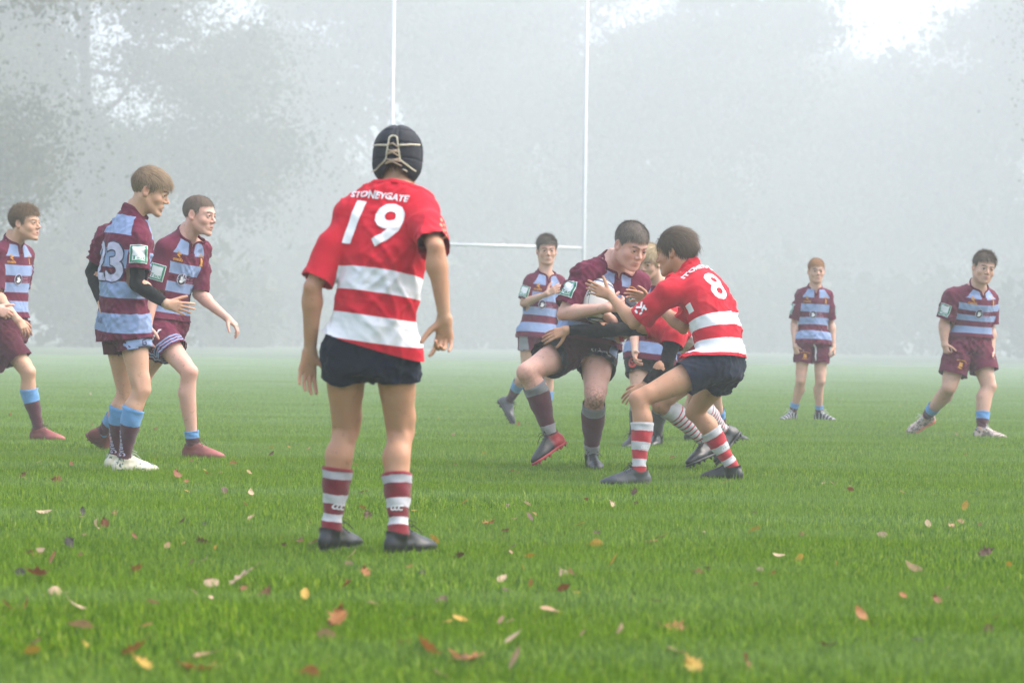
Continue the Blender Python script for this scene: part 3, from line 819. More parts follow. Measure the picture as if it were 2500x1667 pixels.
CR = np.array([.0760, .0965, .0805]); CC = np.array([0, -.012, .034])
def hairline(phi, st):
    key = (st.get('front', 0), st.get('nape', 0))
    if key not in _HL: _HL[key] = hairline_raw(np.linspace(-PI, PI, 361), st)
    return np.interp(phi, np.linspace(-PI, PI, 361), _HL[key])
_HL = {}
def hairline_raw(phi, st):
    """Height of the hairline at the angle phi (0 = face, pi = nape)."""
    a = np.abs(phi)
    jag = .0075 * perlin(np.stack([np.asarray(phi, float) * 4.3, np.zeros(len(phi)) + .5, np.zeros(len(phi)) + st.get('front', 0) * 100 + .3], 1)) + .004 * perlin(np.stack([np.asarray(phi, float) * 13, np.zeros(len(phi)) + .7, np.zeros(len(phi)) + .1], 1))
    return jag + np.interp(a, np.radians([0, 25, 42, 58, 66, 80, 84, 98, 108, 130, 180]), np.array([.066, .066, .058, .042, -.004, -.016, .022, .026, -.022, -.052, -.064]) + np.array([st.get('front', 0) - .010] * 3 + [0] * 6 + [st.get('nape', 0)] * 2))
def build_hair(st, seed):
    """Tapered strands rooted all over the scalp, over a close under-layer. Returns verts, quads and a colour value."""
    r = np.random.default_rng(seed); n = int(st.get('n', 2600) * 1.5 * st.get('dens', 1))
    V, F, C = [], [], []
    # under-layer
    NA, NB = 56, 26; thick = st.get('cap', .006)
    idx = {}
    for i in range(NA):
        phi = -PI + 2 * PI * i / NA
        zl = float(hairline(np.array([phi]), st)[0])
        for j in range(NB + 1):
            lo_ = math.asin(np.clip((zl - CC[2]) / CR[2], -1, 1)); el = lo_ + (PI / 2 - lo_) * j / NB
            d = np.array([math.sin(phi) * math.cos(el), math.cos(phi) * math.cos(el), math.sin(el)])
            edge = min(1, j / 4.0)
            nz = float(perlin((d * np.array([7, 7, 4]) + seed)[None] )[0])
            side = np.clip((el - .2) / .6, 0, 1)
            th = (thick * (.35 + .65 * side * st.get('vol', 1)) * (1 + nz * 1.1)) * edge - .0015 * (1 - edge)
            idx[i, j] = len(V); V.append(CC + d * CR + d * th); C.append(.28 + .3 * r.random())
    for i in range(NA):
        for j in range(NB):
            a, b = idx[i, j], idx[(i + 1) % NA, j]; c, d = idx[(i + 1) % NA, j + 1], idx[i, j + 1]; F.append((a, b, c, d))
    # strands
    cnt = 0
    while cnt < n:
        d = r.normal(0, 1, 3); d /= np.linalg.norm(d)
        q = CC + d * CR; phi = math.atan2(d[0], d[1])
        if q[2] < float(hairline(np.array([phi]), st)[0]) + .001: continue
        cnt += 1
        nrm = unit(d / CR); up = np.clip((q[2] - .02) / .08, 0, 1)            # 0 on the sides, 1 on the crown
        L = (st['side'] + (st['top'] - st['side']) * up ** 1.2) * (r.uniform(.6, 1.2) if r.random() > .07 else r.uniform(1.2, 1.6))
        if d[1] > .35 and up > .3: L *= st.get('fringe', 1.0)
        if d[1] < -.2 and up < .5: L *= st.get('back', 1.0)
        flow = np.array(st.get('flow', (0, 1, 0)), float) * up + np.array([0, -.25 if d[1] < .2 else .15, -1.0]) * (1 - up)
        if st.get('part'): flow += np.array([np.sign(d[0] - st['part']) * .8, 0, -.1]) * up
        curl = st.get('curl', .25); flow = flow + r.normal(0, curl, 3)
        tg = flow - nrm * (flow @ nrm); tg = unit(tg)
        dr = unit(tg + nrm * st.get('lift', .35) * .55 * r.uniform(.4, 1.5))
        p = q + nrm * thick * (.30 + .62 * up); pts = [p]; m = 3
        cv = r.random()
        for k in range(m):
            p = p + dr * L / m
            e = (p - CC) / CR; rr = np.linalg.norm(e)
            if rr < 1.03: p = CC + e / rr * 1.035 * CR
            dr = unit(dr + np.array([0, 0, -st.get('grav', .18)]) + r.normal(0, curl * .5, 3))
            if rr > 1.12 + st.get('lift', .35) * .3: dr = unit(dr - unit(e / CR) * .25)
            pts.append(p)
        w = st.get('w', .0021) * .62 * r.uniform(.7, 1.3)
        sd = unit(np.cross(dr, nrm)); base = len(V)
        for k, p in enumerate(pts):
            ww = w * (1 - .75 * (k / m) ** 2); V += [p - sd * ww, p + sd * ww]
            c = np.clip(.22 + .75 * cv * (.5 + .5 * up) + .15 * k / m, 0, 1); C += [c, c]
        for k in range(m): F.append((base + 2 * k, base + 2 * k + 1, base + 2 * k + 3, base + 2 * k + 2))
    return np.array(V), np.array(F), np.array(C)

HSTY = {
 'curtain': dict(side=.016, top=.062, fringe=1.15, flow=(-.15, 1, .05), lift=.30, grav=.16, curl=.14, cap=.012, n=3200, back=.8, w=.0024),
 'curly': dict(side=.014, top=.034, fringe=1.1, flow=(0, .6, .3), lift=.9, grav=.10, curl=.75, cap=.014, n=3600, w=.0023),
 'buzz': dict(side=.005, top=.010, flow=(0, 1, 0), lift=.9, grav=.05, curl=.2, cap=.0035, n=4200, w=.0013),
 'short': dict(side=.013, top=.030, flow=(.3, 1, .1), lift=.42, grav=.12, curl=.28, cap=.008, n=4400, w=.0021),
 'quiff': dict(side=.012, top=.040, flow=(.5, .7, .4), lift=.9, grav=.06, curl=.32, cap=.010, n=3200, w=.0021),
 'mop': dict(side=.036, top=.056, flow=(.2, -.55, .1), lift=.26, grav=.18, curl=.13, cap=.009, n=4200, back=1.45, w=.0022),
 'blond': dict(side=.030, top=.052, fringe=1.1, flow=(.35, 1, .0), lift=.35, grav=.16, curl=.2, cap=.011, n=3000, w=.0023),
 'crop': dict(side=.008, top=.030, fringe=1.3, flow=(.35, .9, .1), lift=.50, grav=.14, curl=.30, cap=.009, n=3000, w=.0020),
 'nape': dict(side=.034, top=.01, flow=(0, -.6, 0), lift=.25, grav=.2, curl=.25, cap=.006, n=2200, back=1.25, w=.0024, nape=-.022),
}

# ------------------------------------------------------------------ flat print laid on cloth
def text_mesh(body, size, bold=.0, shear=0.0, spacing=1.0):
    cu = bpy.data.curves.new("lettering", 'FONT'); cu.body = body; cu.size = size; cu.offset = bold * size; cu.shear = shear
    cu.align_x = 'CENTER'; cu.align_y = 'CENTER'; cu.space_character = spacing; cu.resolution_u = 3
    ob = bpy.data.objects.new("lettering", cu); COL.objects.link(ob)
    me = bpy.data.meshes.new_from_object(ob.evaluated_get(bpy.context.evaluated_depsgraph_get()))
    bpy.data.objects.remove(ob); bpy.data.curves.remove(cu)
    bm = bmesh.new(); bm.from_mesh(me); bpy.data.meshes.remove(me); return bm
def poly_bm(polys):
    bm = bmesh.new()
    for p in polys: bm.faces.new([bm.verts.new((x, y, 0)) for x, y in p])
    return bm
def rect(x0, y0, x1, y1): return [(x0, y0), (x1, y0), (x1, y1), (x0, y1)]
def ellp(cx, cy, rx, ry, n=20, a0=0, a1=2 * PI): return [(cx + rx * math.cos(a0 + (a1 - a0) * i / n), cy + ry * math.sin(a0 + (a1 - a0) * i / n)) for i in range(n)]
def stroke(pts, w):
    out = []
    for (x0, y0), (x1, y1) in zip(pts[:-1], pts[1:]):
        dx, dy = x1 - x0, y1 - y0; L = math.hypot(dx, dy); nx, ny = -dy / L * w / 2, dx / L * w / 2; ex, ey = dx / L * w * .3, dy / L * w * .3
        out.append([(x0 - ex + nx, y0 - ey + ny), (x0 - ex - nx, y0 - ey - ny), (x1 + ex - nx, y1 + ey - ny), (x1 + ex + nx, y1 + ey + ny)])
    return out
def lay(name, bm, tree, centre, normal, up, mat, parent, off=.004, cell=.010, depth=.30):
    """Press a flat drawing (metres) onto the cloth along -normal."""
    n = unit(normal); u = unit(np.asarray(up) - n * np.dot(up, n)); r_ = np.cross(u, n)
    xs = [v.co.x for v in bm.verts]; ys = [v.co.y for v in bm.verts]
    for ax, lo, hi in ((0, min(xs), max(xs)), (1, min(ys), max(ys))):
        k = lo + cell
        while k < hi:
            co = [0, 0, 0]; co[ax] = k; no = [0, 0, 0]; no[ax] = 1
            bmesh.ops.bisect_plane(bm, geom=bm.verts[:] + bm.edges[:] + bm.faces[:], dist=1e-6, plane_co=co, plane_no=no); k += cell
    bmesh.ops.triangulate(bm, faces=bm.faces[:])
    dead = []
    for v in bm.verts:
        o = centre + r_ * v.co.x + u * v.co.y + n * depth
        hit = tree.ray_cast(Vector(o), Vector(-n), depth * 2)
        if hit[0] is None: dead.append(v); continue
        hn = hit[1] if hit[1].dot(Vector(n)) > 0 else -hit[1]
        v.co = hit[0] + hn * off
    bmesh.ops.delete(bm, geom=dead, context='VERTS')
    if not bm.faces: bm.free(); return None
    for fc in bm.faces: fc.smooth = True
    me = bpy.data.meshes.new(name); bm.to_mesh(me); bm.free(); me.materials.append(mat)
    o = bpy.data.objects.new(name, me); COL.objects.link(o); o.parent = parent
    return o

# ------------------------------------------------------------------ one player
LOG = []
def vadd(*a): return np.sum([np.asarray(x, float) for x in a], 0)
def arm_pts(S_, E, W, b):
    return [S_, S_ + .3 * (E - S_), S_ + .7 * (E - S_), E, E + .28 * (W - E), E + .62 * (W - E), E + .9 * (W - E), W + .012 * unit(W - E)], [.050 * b, .047 * b, .040 * b, .0355 * b, .040 * b, .033 * b, .0262 * b, .0250 * b]
def leg_pts(H, K, A, fwd, b):
    T, Sh = K - H, A - K
    bk = -unit(fwd - unit(Sh) * np.dot(fwd, unit(Sh)))
    th = [H, H + .25 * T, H + .55 * T, H + .82 * T, K - bk * .006]
    sh = [K + .12 * Sh + bk * .004, K + .30 * Sh + bk * .016, K + .48 * Sh + bk * .013, K + .72 * Sh + bk * .004, K + .9 * Sh, A]
    return th + sh, [.090 * b, .087 * b, .076 * b, .060 * b, .0545 * b, .052 * b, .0565 * b, .052 * b, .040 * b, .0345 * b, .036 * b]

def hand_tubes(W, d, n, right, curl, spread=.12, sc=1.0, thumb=(.55, .75, .3), tcurl=.35):
    """Palm and five fingers as tapering chains: (points, radii, blend)."""
    d = unit(d); n = unit(np.asarray(n) - d * np.dot(n, d)); s = np.cross(d, n) * (1 if right else -1)
    out = []; kn = []
    for i, (off, fw) in enumerate(((.026, .080), (.0085, .084), (-.009, .080), (-.026, .072))):
        k = W + sc * (d * fw + s * off - n * .002); kn.append(k)
        out.append(([W + sc * (s * off * .55 + d * .004), (W + k) / 2 + s * off * .15 * sc, k], [.0150 * sc, .0140 * sc, .0108 * sc], .012))
    FL = ((.040, .024, .020), (.044, .027, .021), (.041, .025, .020), (.032, .019, .018))
    for i in range(4):
        c = curl[i + 1] if hasattr(curl, '__len__') else curl
        ang = 0; p = kn[i]; pts = [p]; lat = (1.5 - i) / 1.5 * spread
        d0 = unit(d + s * lat)
        for L, k in zip(FL[i], (1.15, 1.45, .9)):
            ang += c * k; v = d0 * math.cos(ang) + n * math.sin(ang); p = p + v * L * sc; pts.append(p)
        rr = (.0092, .0090, .0085, .0075)[i] * sc
        out.append((pts, [rr, rr * .94, rr * .86, rr * .74], .005))
    p0 = W + sc * (d * .022 + s * .018 + n * .004); v = unit(thumb[0] * d + thumb[1] * s + thumb[2] * n)
    p1 = p0 + v * .040 * sc; v2 = unit(v + d * .55 * tcurl * 2 + n * .25 * tcurl * 2 - s * .3 * tcurl); p2 = p1 + v2 * .032 * sc; v3 = unit(v2 + d * .4 * tcurl + n * .3 * tcurl - s * .35 * tcurl); p3 = p2 + v3 * .026 * sc
    out.append(([p0, p1, p2, p3], [.0150 * sc, .0115 * sc, .0100 * sc, .0078 * sc], .010))
    return out

JPROF = [(-.30, .192, .150), (-.12, .186, .146), (.05, .176, .134), (.22, .166, .124), (.42, .168, .125), (.62, .180, .130), (.78, .180, .126), (.88, .150, .106), (.95, .105, .085), (1.02, .070, .070), (1.12, .064, .066)]
BPROF = [(-.30, .10, .08), (-.12, .148, .110), (0, .155, .112), (.25, .135, .098), (.5, .145, .102), (.75, .15, .10), (.88, .115, .082), (.96, .065, .06), (1.12, .05, .05)]

def person(c):
    D = c['D']; J = {}
    for k, v in c['J'].items(): J[k] = px(v[0], v[1], D + (v[2] if len(v) > 2 else 0))
    b = c.get('b', 1.0); sc = c.get('sc', 1.0); hv = c.get('h', .008)
    hip = unit(c['hip']); hw = c.get('hw', .088) * sc
    pel = J['pel']; J['hL'], J['hR'] = pel + hip * hw, pel - hip * hw
    neck = J['neck']
    for s in 'LR':                       # feet that stand flat take their height from the ground
        ft = c['foot' + s]
        if ft[0] == 'flat':
            J['a' + s] = np.array([J['a' + s][0], J['a' + s][1], .092])
    shax = unit(J['sL'] - J['sR'])
    sp = Spine(pel, neck, hip, shax, [(t_, a * sc * (1 + (b - 1) * 1.0), d_ * sc * (1 + (b - 1) * 1.25)) for t_, a, d_ in BPROF], c.get('bulge', .02), t0=-.09)
    jy = Spine(pel, neck, hip, shax, [(t_, a * sc * (1 + (b - 1) * (.95 if t_ < .9 else .3)) * c.get('jw', 1.0), d_ * sc * (1 + (b - 1) * (1.25 if t_ < .9 else .4)) * c.get('jd', 1.0)) for t_, a, d_ in JPROF], c.get('bulge', .02))
    root = empty("person", (float(pel[0]), float(pel[1]), 0.0))
    tag(root, c['label'], "person", "rugby players on the pitch")
    seed = c['seed']; skin = SKIN[c['skin']]
    hands = {}; feet = {}; fwd = {}
    for s in 'LR':
        hd = c.get('hand' + s)
        if hd is None: hd = dict(d=unit(J['w' + s] - J['e' + s]), n=-shax * (1 if s == 'R' else -1) * -1, curl=.35)
        hands[s] = hand_tubes(J['w' + s], hd['d'], hd['n'], s == 'R', hd.get('curl', .35), hd.get('spread', .12), .95 * sc * c.get('hs', 1.0), hd.get('thumb', (.55, .75, .3)), hd.get('tcurl', .35))
        ft = c['foot' + s]; A = J['a' + s]
        if ft[0] == 'flat':
            az = R(ft[1]); f = np.array([math.cos(az), math.sin(az), 0]); u = np.array([0, 0, 1.])
        else:
            T_ = px(ft[1], ft[2], D + ft[3]); dv = unit(T_ - A); up = unit(np.asarray(ft[4] if len(ft) > 4 else (0, 0, 1.)))
            side = unit(np.cross(dv, up)); u0 = np.cross(side, dv); a = R(18.4)
            f = dv * math.cos(a) + u0 * math.sin(a); u = u0 * math.cos(a) - dv * math.sin(a)
        feet[s] = (f, u); fwd[s] = f
        for nm, p, q in (('ua', 's', 'e'), ('fa', 'e', 'w'), ('th', 'h', 'k'), ('sh', 'k', 'a')):
            LOG.append((c['id'], nm + s, round(float(np.linalg.norm(J[p + s] - J[q + s])), 3)))
    # kneecaps point halfway between the thigh's front and the foot
    legs = {s: leg_pts(J['h' + s], J['k' + s], J['a' + s], unit(fwd[s] + c.get('kfwd', {}).get(s, np.zeros(3))), b * sc * .98) for s in 'LR'}
    arms = {s: arm_pts(J['s' + s], J['e' + s], J['w' + s], (1 + (b - 1) * .9) * sc) for s in 'LR'}
    # ---------------- body
    allp = np.array([J[k] for k in J if k not in ('head',)]); lo, hi = allp.min(0) - .2, allp.max(0) + .2
    f = Field(lo, hi, hv)
    sb = sp.bounds(); f.op(sp.eval, sb[0], sb[1], .01)
    hm = c['head']; hf, hu = unit(hm['f']), unit(hm['u']); hu = unit(hu - hf * np.dot(hu, hf)); hx = np.cross(hf, hu)  # x = person's left for face y, up z
    hx = -np.cross(hu, hf) if False else np.cross(hf, hu)
    HM = np.stack([-hx * -1, hf, hu], 1)
    if np.linalg.det(HM) < 0: HM[:, 0] *= -1
    hs = c.get('hsc', 1.0) * .97
    HC = J['head']
    f.tube([neck, HC + HM @ np.array([0, -.02, -.06]) * hs], [.055 * sc, .046 * sc], .03)
    for s in 'LR':
        f.tube([neck, J['s' + s]], [.044 * b * sc, .050 * b * sc], .035)
        f.tube(*arms[s], k=.012)
        f.tube(*legs[s], k=.012)
        K = J['k' + s]; bk = legs[s][0][5] - K - .12 * (J['a' + s] - K)
        kf = -unit(bk); f.ell(K + kf * .022 * b, (.034 * b, .034 * b, .036 * b), .025)
        T_, Sh_ = K - J['h' + s], J['a' + s] - K; bl_ = leg_l = np.cross(unit(Sh_), kf)
        bbk = legs[s][0][6] - (K + .30 * Sh_); bbk = unit(bbk)
        for w_ in (1, -1):      # calf heads, hamstring tendons, inner and outer thigh
            f.ell(K + Sh_ * .27 + bbk * .030 * b * sc + bl_ * w_ * .021 * b * sc, (.029 * b * sc, .029 * b * sc, .036 * b * sc), .03)
            f.tube([K - T_ * .26 + bbk * .040 * b * sc + bl_ * w_ * .022, K - T_ * .02 + bbk * .034 * b * sc + bl_ * w_ * .030, K + Sh_ * .10 + bbk * .016 + bl_ * w_ * .034], [.014, .010, .008], .018)
            f.ell(K - T_ * .17 + kf * .026 * b + bl_ * w_ * .026 * b, (.027 * b, .027 * b, .034 * b), .028)
        A = J['a' + s]; f.tube([A, A - feet[s][1] * .045 + feet[s][0] * .04], [.027, .020], .01)
        E = J['e' + s]; ou = unit((E - J['s' + s]) / 1 - (J['w' + s] - E)); f.ell(E + ou * .014, (.024 * b, .024 * b, .024 * b), .018)
        fa_ = J['w' + s] - E; f.ell(E + fa_ * .22 - ou * .010 + np.cross(unit(fa_), ou) * .010, (.034 * b * sc, .034 * b * sc, .038 * b * sc), .03)
    bodyf = f
    # ---------------- jersey
    hem = c.get('hem', -.16); f = Field(allp.min(0) - .3, allp.max(0) + .3, c.get('jh', .009))
    jb = jy.bounds(); f.op(jy.eval, jb[0], jb[1])
    sl = {}; cuff_ = c.get('cuff', .82); fh = c.get('shem', .52); fh = fh if isinstance(fh, dict) else {'L': fh, 'R': fh}
    for s in 'LR':
        f.tube([J['h' + s], J['h' + s] + (J['k' + s] - J['h' + s]) * min(.30, fh[s] - .08)], [.117 * b * sc, .118 * b * sc], .03)
    for s in 'LR':
        cuff = cuff_[s] if isinstance(cuff_, dict) else cuff_
        S_, E, W = J['s' + s], J['e' + s], J['w' + s]
        cu_ = S_ + (E - S_) * cuff if cuff <= 1 else E + (W - E) * (cuff - 1)
        dr = unit((E - S_) * (cuff <= .9) + (cuff > .9) * (.6 * unit(E - S_) + .4 * unit(W - E)))
        drop = np.array([0, 0, -.010])
        rad = [.070 * b * sc, .069 * b * sc, .068 * b * sc, .070 * b * sc]
        pts = [S_ - unit(E - S_) * .005, S_ + (cu_ - S_) * .5 + drop * .5, cu_ + drop, cu_ + drop + dr * .045]
        pts[0] = pts[0] * .75 + jy.at(.74)[0] * .25
        sl[s] = (pts, rad, cu_ + drop, dr)
        f.tube([neck + (J['s' + s] - neck) * .22 + np.array([0, 0, c.get('trap', -.012)]), J['s' + s]], [.052 * sc * b + max(0, c.get('trap', 0)), .068 * b * sc], .035)
        f.tube(pts[:2], rad[:2], k=.035)
        P0_, dr_ = cu_ + drop, dr
        f.op(lambda P: np.maximum(seg_d(P, pts[1], pts[2], rad[1], rad[2]), (P - P0_) @ dr_ - .016) if True else 0, np.min(pts[1:], 0) - .1, np.max(pts[1:], 0) + .1, .012)
        f.op(lambda P: np.maximum(seg_d(P, pts[2], pts[3], rad[2], rad[3]), np.abs((P - P0_) @ dr_) - .016), np.min(pts[1:], 0) - .1, np.max(pts[1:], 0) + .1, .0)
    jf = f
    v, q = f.mesh(); v = relax(v, q, 3)
    def regs(v):
        dt, o = jy.eval(v, True)
        ds = {s: np.min([seg_d(v, sl[s][0][i], sl[s][0][i + 1], sl[s][1][i], sl[s][1][i + 1]) for i in range(3)], 0) for s in 'LR'}
        return dt, o, ds
    dt, o, ds = regs(v)
    N = vnormals(v, q); fr = jy.at(.4)
    amp = c.get('fold', .0075) * 1.45
    v = folds(v, N, (fr[1], fr[2], fr[3]), amp, seed)
    if c.get('hemfold'):      # loose hem: fluted drape
        w = np.clip((.25 - o[:, 0]) / .5, 0, 1) ** 1.3
        ang = np.arctan2(o[:, 2], o[:, 1]); v = v + N * (w * c['hemfold'] * (np.sin(ang * 5 + seed) * .6 + np.sin(ang * 9 + seed * 2.7) * .4))[:, None]
    gvv = (o[:, 0] - hem) / (1.0 - hem) * c.get('gvs', 1.0)
    slm = np.maximum(*(np.clip(.5 + ((dt - ds[s]) - .012) / .05, 0, 1) * ((v - J['s' + s]) @ unit(sl[s][2] - J['s' + s]) > -.03) for s in 'LR'))
    # cut hem, cuffs and neck
    att = [gvv, o[:, 1], o[:, 2], slm, o[:, 0]]
    hx_ = np.where(slm < .5, hem - o[:, 0], -1.0)
    # the hem line may tilt with the pose
    tl = c.get('hemtilt', 0.0); hx_ = np.where(slm < .5, hem + tl * o[:, 1] - o[:, 0], -1.0)
    v, q, att = clip(v, q, hx_, att)
    for s in 'LR':
        P0, dr = sl[s][2], sl[s][3]
        dt2, _o, ds2 = regs(v)
        near = (seg_d(v, sl[s][0][1], sl[s][0][3], .0, .0) < .115 * b) & (ds2[s] < dt2 - .006)
        hc = np.where(near, (v - P0) @ dr, -1.0)
        v, q, att = clip(v, q, hc, att)
    nc, nX, nY, nT = jy.at(1.0)
    ntilt = unit(nT * 1.0 + nY * c.get('ntilt', .40))
    np0 = nc + nT * c.get('cup', .022)
    hn = np.where(np.linalg.norm(v - np0, axis=1) < .16, (v - np0) @ ntilt, -1.0)
    if c.get('vneck'):
        xl, zl_ = (v - np0) @ nX, (v - np0) @ ntilt
        vv = np.minimum(.024 - np.abs(xl) + zl_ * .34, (v - nc) @ nY); hn = np.maximum(hn, np.where(np.linalg.norm(v - np0, axis=1) < .15, vv, -1.0))
    v, q, att = clip(v, q, hn, att)
    jer = mesh_obj("jersey", v, q, M_JM if c['kit'] == 'maroon' else M_JR, root)
    for nme, a in zip(("gv", "gu", "gf", "sl"), att): set_attr(jer, nme, a)
    # collar band along the cut neck edge
    E_ = np.concatenate([q[:, [k, (k + 1) % 4]] for k in range(4)]); E_ = E_[E_[:, 0] != E_[:, 1]]
    key = np.sort(E_, 1); uq_, inv, cn = np.unique(key, axis=0, return_inverse=True, return_counts=True)
    nxt = {int(a_): int(b_) for (a_, b_), i_ in zip(E_, inv.ravel()) if cn[i_] == 1 and np.linalg.norm(v[a_] - np0) < .17}
    best_loop = []
    seen = set()
    for st_ in nxt:
        if st_ in seen: continue
        lp_ = [st_]; seen.add(st_); cu2 = nxt[st_]
        while cu2 in nxt and cu2 not in seen: lp_.append(cu2); seen.add(cu2); cu2 = nxt[cu2]
        if len(lp_) > len(best_loop): best_loop = lp_
    cr = v[best_loop]
    for _ in range(4): cr = .25 * np.roll(cr, 1, 0) + .5 * cr + .25 * np.roll(cr, -1, 0)
    CV, CF, nl_ = [], [], len(cr)
    cen = cr.mean(0)
    for i in range(nl_):
        T_ = unit(cr[(i + 1) % nl_] - cr[i - 1]); rad_ = cr[i] - cen; rad_ = unit(rad_ - ntilt * (rad_ @ ntilt) * .6); rad_ = unit(rad_ - T_ * np.dot(rad_, T_)); up_ = np.cross(T_, rad_); up_ = up_ if up_ @ ntilt > 0 else -up_
        for k in range(8):
            a = 2 * PI * k / 8; CV.append(cr[i] + rad_ * (.0046 * math.cos(a) - .002) + up_ * (.0125 * math.sin(a) + .003))
    for i in range(nl_):
        for k in range(8): CF.append((i * 8 + k, i * 8 + (k + 1) % 8, ((i + 1) % nl_) * 8 + (k + 1) % 8, ((i + 1) % nl_) * 8 + k))
    mesh_obj("collar", CV, np.array(CF), M_FAB['maroon' if c['kit'] == 'maroon' else 'red'], jer)
    tree = BVHTree.FromPolygons([tuple(p) for p in v], [tuple(int(i) for i in p) for p in q])
    # black under-sleeves
    if c.get('under'):
        for s in c['under']:
            ap, ar = arms[s]; f = Field(np.min(ap, 0) - .08, np.max(ap, 0) + .08, .007); f.tube(ap, [r_ + .0045 for r_ in ar])
            E = J['e' + s]; f.ell(E, (.039 * b, .039 * b, .039 * b), .02)
            uv, uq = f.mesh(); uv = relax(uv, uq, 2); un = vnormals(uv, uq); uv = folds(uv, un, (np.array([1., 0, 0]), np.array([0, 1., 0]), np.array([0, 0, 1.])), .0028, seed + 4, 1.5)
            W = J['w' + s]; uv, uq, _ = clip(uv, uq, (uv - (W - unit(W - E) * .012)) @ unit(W - E), [])
            mesh_obj("undersleeve", uv, uq, M_FAB['black'], root)
    # ---------------- shorts
    f = Field(np.min([J['hL'], J['hR'], J['kL'], J['kR'], pel], 0) - .3, np.max([J['hL'], J['hR'], J['kL'], J['kR'], pel], 0) + .3, c.get('jh', .009))
    ss = Spine(pel, neck, hip, shax, [(-.3, .145 * b * sc, .105 * b * sc), (-.15, .158 * b * sc, .118 * b * sc), (0, .160 * b * sc, .124 * b * sc), (.15, .147 * b * sc, .112 * b * sc), (1.1, .15, .11)], c.get('bulge', .02), t0=-.13, t1=.22, n=6)
    bb = ss.bounds(); f.op(ss.eval, bb[0], bb[1]); sd_ = {}
    for s in 'LR':
        H, K = J['h' + s], J['k' + s]; T = K - H; e_ = H + T * fh[s]; L = np.linalg.norm(T)
        pts = [H, H + T * fh[s] * .5, e_, e_ + T * (.07 / L)]; rad = [.098 * b * sc, .100 * b * sc, .0995 * b * sc * c.get('sw', 1.0), .101 * b * sc * c.get('sw', 1.0)]
        f.tube(pts, rad, .03); sd_[s] = (pts, rad, e_, unit(T))
    sf = f
    v, q = f.mesh(); v = relax(v, q, 3); N = vnormals(v, q)
    v = folds(v, N, (fr[1], fr[2], fr[3]), amp * 1.05, seed + 9, 1.15)
    dl = {s: np.min([seg_d(v, sd_[s][0][i], sd_[s][0][i + 1], sd_[s][1][i], sd_[s][1][i + 1]) for i in range(3)], 0) for s in 'LR'}
    isL = dl['L'] < dl['R']
    hmm = np.where(isL, (v - sd_['L'][2]) @ sd_['L'][3], (v - sd_['R'][2]) @ sd_['R'][3])
    hmm = hmm + .006 * np.sin(np.arctan2((v - pel) @ fr[1], (v - pel) @ fr[2]) * 7 + seed)
    v, q, att = clip(v, q, hmm, [-hmm])
    tq = min(.17, hem + .05); dtop = (v - ss.at(tq)[0]) @ ss.at(tq)[3]
    v, q, att = clip(v, q, dtop, att)
    sho = mesh_obj("shorts", v, q, M_FAB[c['shorts']], root); set_attr(sho, "hem", np.clip(att[0], 0, 1))
    stree = BVHTree.FromPolygons([tuple(p) for p in v], [tuple(int(i) for i in p) for p in q])
    # skin under the cloth is kept a little inside it
    def tuck(v, q):
        N = vnormals(v, q)
        dt, o = jy.eval(v, True)
        cov = (dt < .03) & (o[:, 0] > hem + .05) & (o[:, 0] < .95)
        cov |= (o[:, 0] > .55) & (o[:, 0] < .97) & (dt < .06) & (np.min([seg_d(v, neck, J['s' + s], .0, .0) for s in 'LR'], 0) < .075)
        for s in 'LR':
            P0, dr = sl[s][2], sl[s][3]; cov |= (seg_d(v, J['s' + s], P0 - dr * .03, .0, .0) < .085 * b) & ((v - P0) @ dr < -.025)
        cov &= ~((np.linalg.norm(v - np0, axis=1) < .14) & ((v - np0) @ ntilt > -.025))
        cov &= ~((np.abs((v - np0) @ nX) < .05) & (np.abs((v - np0) @ ntilt) < .12) & ((v - nc) @ nY > 0))
        far = np.ones(len(v), bool)
        for s in 'LR':
            P0, dr = sl[s][2], sl[s][3]; far &= ~((np.minimum(seg_d(v, J['e' + s], J['w' + s], 0., 0.), seg_d(v, J['s' + s], J['e' + s], 0., 0.)) < .062 * b) & ((v - P0) @ dr > -.025))
        cov &= far
        d = np.where(cov, jf.sample(v), -1)
        v = v - N * np.clip(d + .012, 0, .05)[:, None]
        cov = (o[:, 0] < .12) & (np.linalg.norm(v - pel, axis=1) < .24)
        for s in 'LR': cov |= (seg_d(v, sd_[s][0][0], sd_[s][2] - sd_[s][3] * .04, 0., 0.) < .12 * b)
        for s in 'LR': cov &= ~((seg_d(v, sd_[s][0][0], J['k' + s], 0., 0.) < .12 * b) & ((v - sd_[s][2]) @ sd_[s][3] > -.03))
        cov &= far
        d = np.where(cov, sf.sample(v), -1)
        return v - N * np.clip(d + .010, 0, .05)[:, None]
    v, q = bodyf.mesh(); v = relax(v, q, 2); v = tuck(v, q)
    parts = [(v, q)]
    nb = len(v)
    hvx = c.get('hh', .004)
    for s in 'LR':
        W = J['w' + s]; E = J['e' + s]
        tips = np.array([p for t_ in hands[s] for p in t_[0]])
        f = Field(np.minimum(tips.min(0), W) - .03, np.maximum(tips.max(0), W) + .03, hvx)
        f.tube([E, *arms[s][0][4:]], [arms[s][1][3], *arms[s][1][4:]])
        for pts, rad, k in hands[s]: f.tube(pts, rad, k)
        parts.append(f.mesh())
    # head, in its own frame
    hp = dict(hm); hp['neck_l'] = HM.T @ (neck - HC) / hs; hp['neck_r'] = (.054 + (b - 1) * .012) * c.get('nk', 1.0)
    hv_, hq, lip, brow, blush = build_head(hp, c.get('hd', .0032))
    V = np.concatenate([p[0] for p in parts] + [HC + (hv_ * hs) @ HM.T])
    offs = np.cumsum([0] + [len(p[0]) for p in parts])
    Fq = np.concatenate([p[1] + o for p, o in zip(parts, offs)] + [hq + offs[-1]])
    body = mesh_obj("body", V, Fq, skin, root)
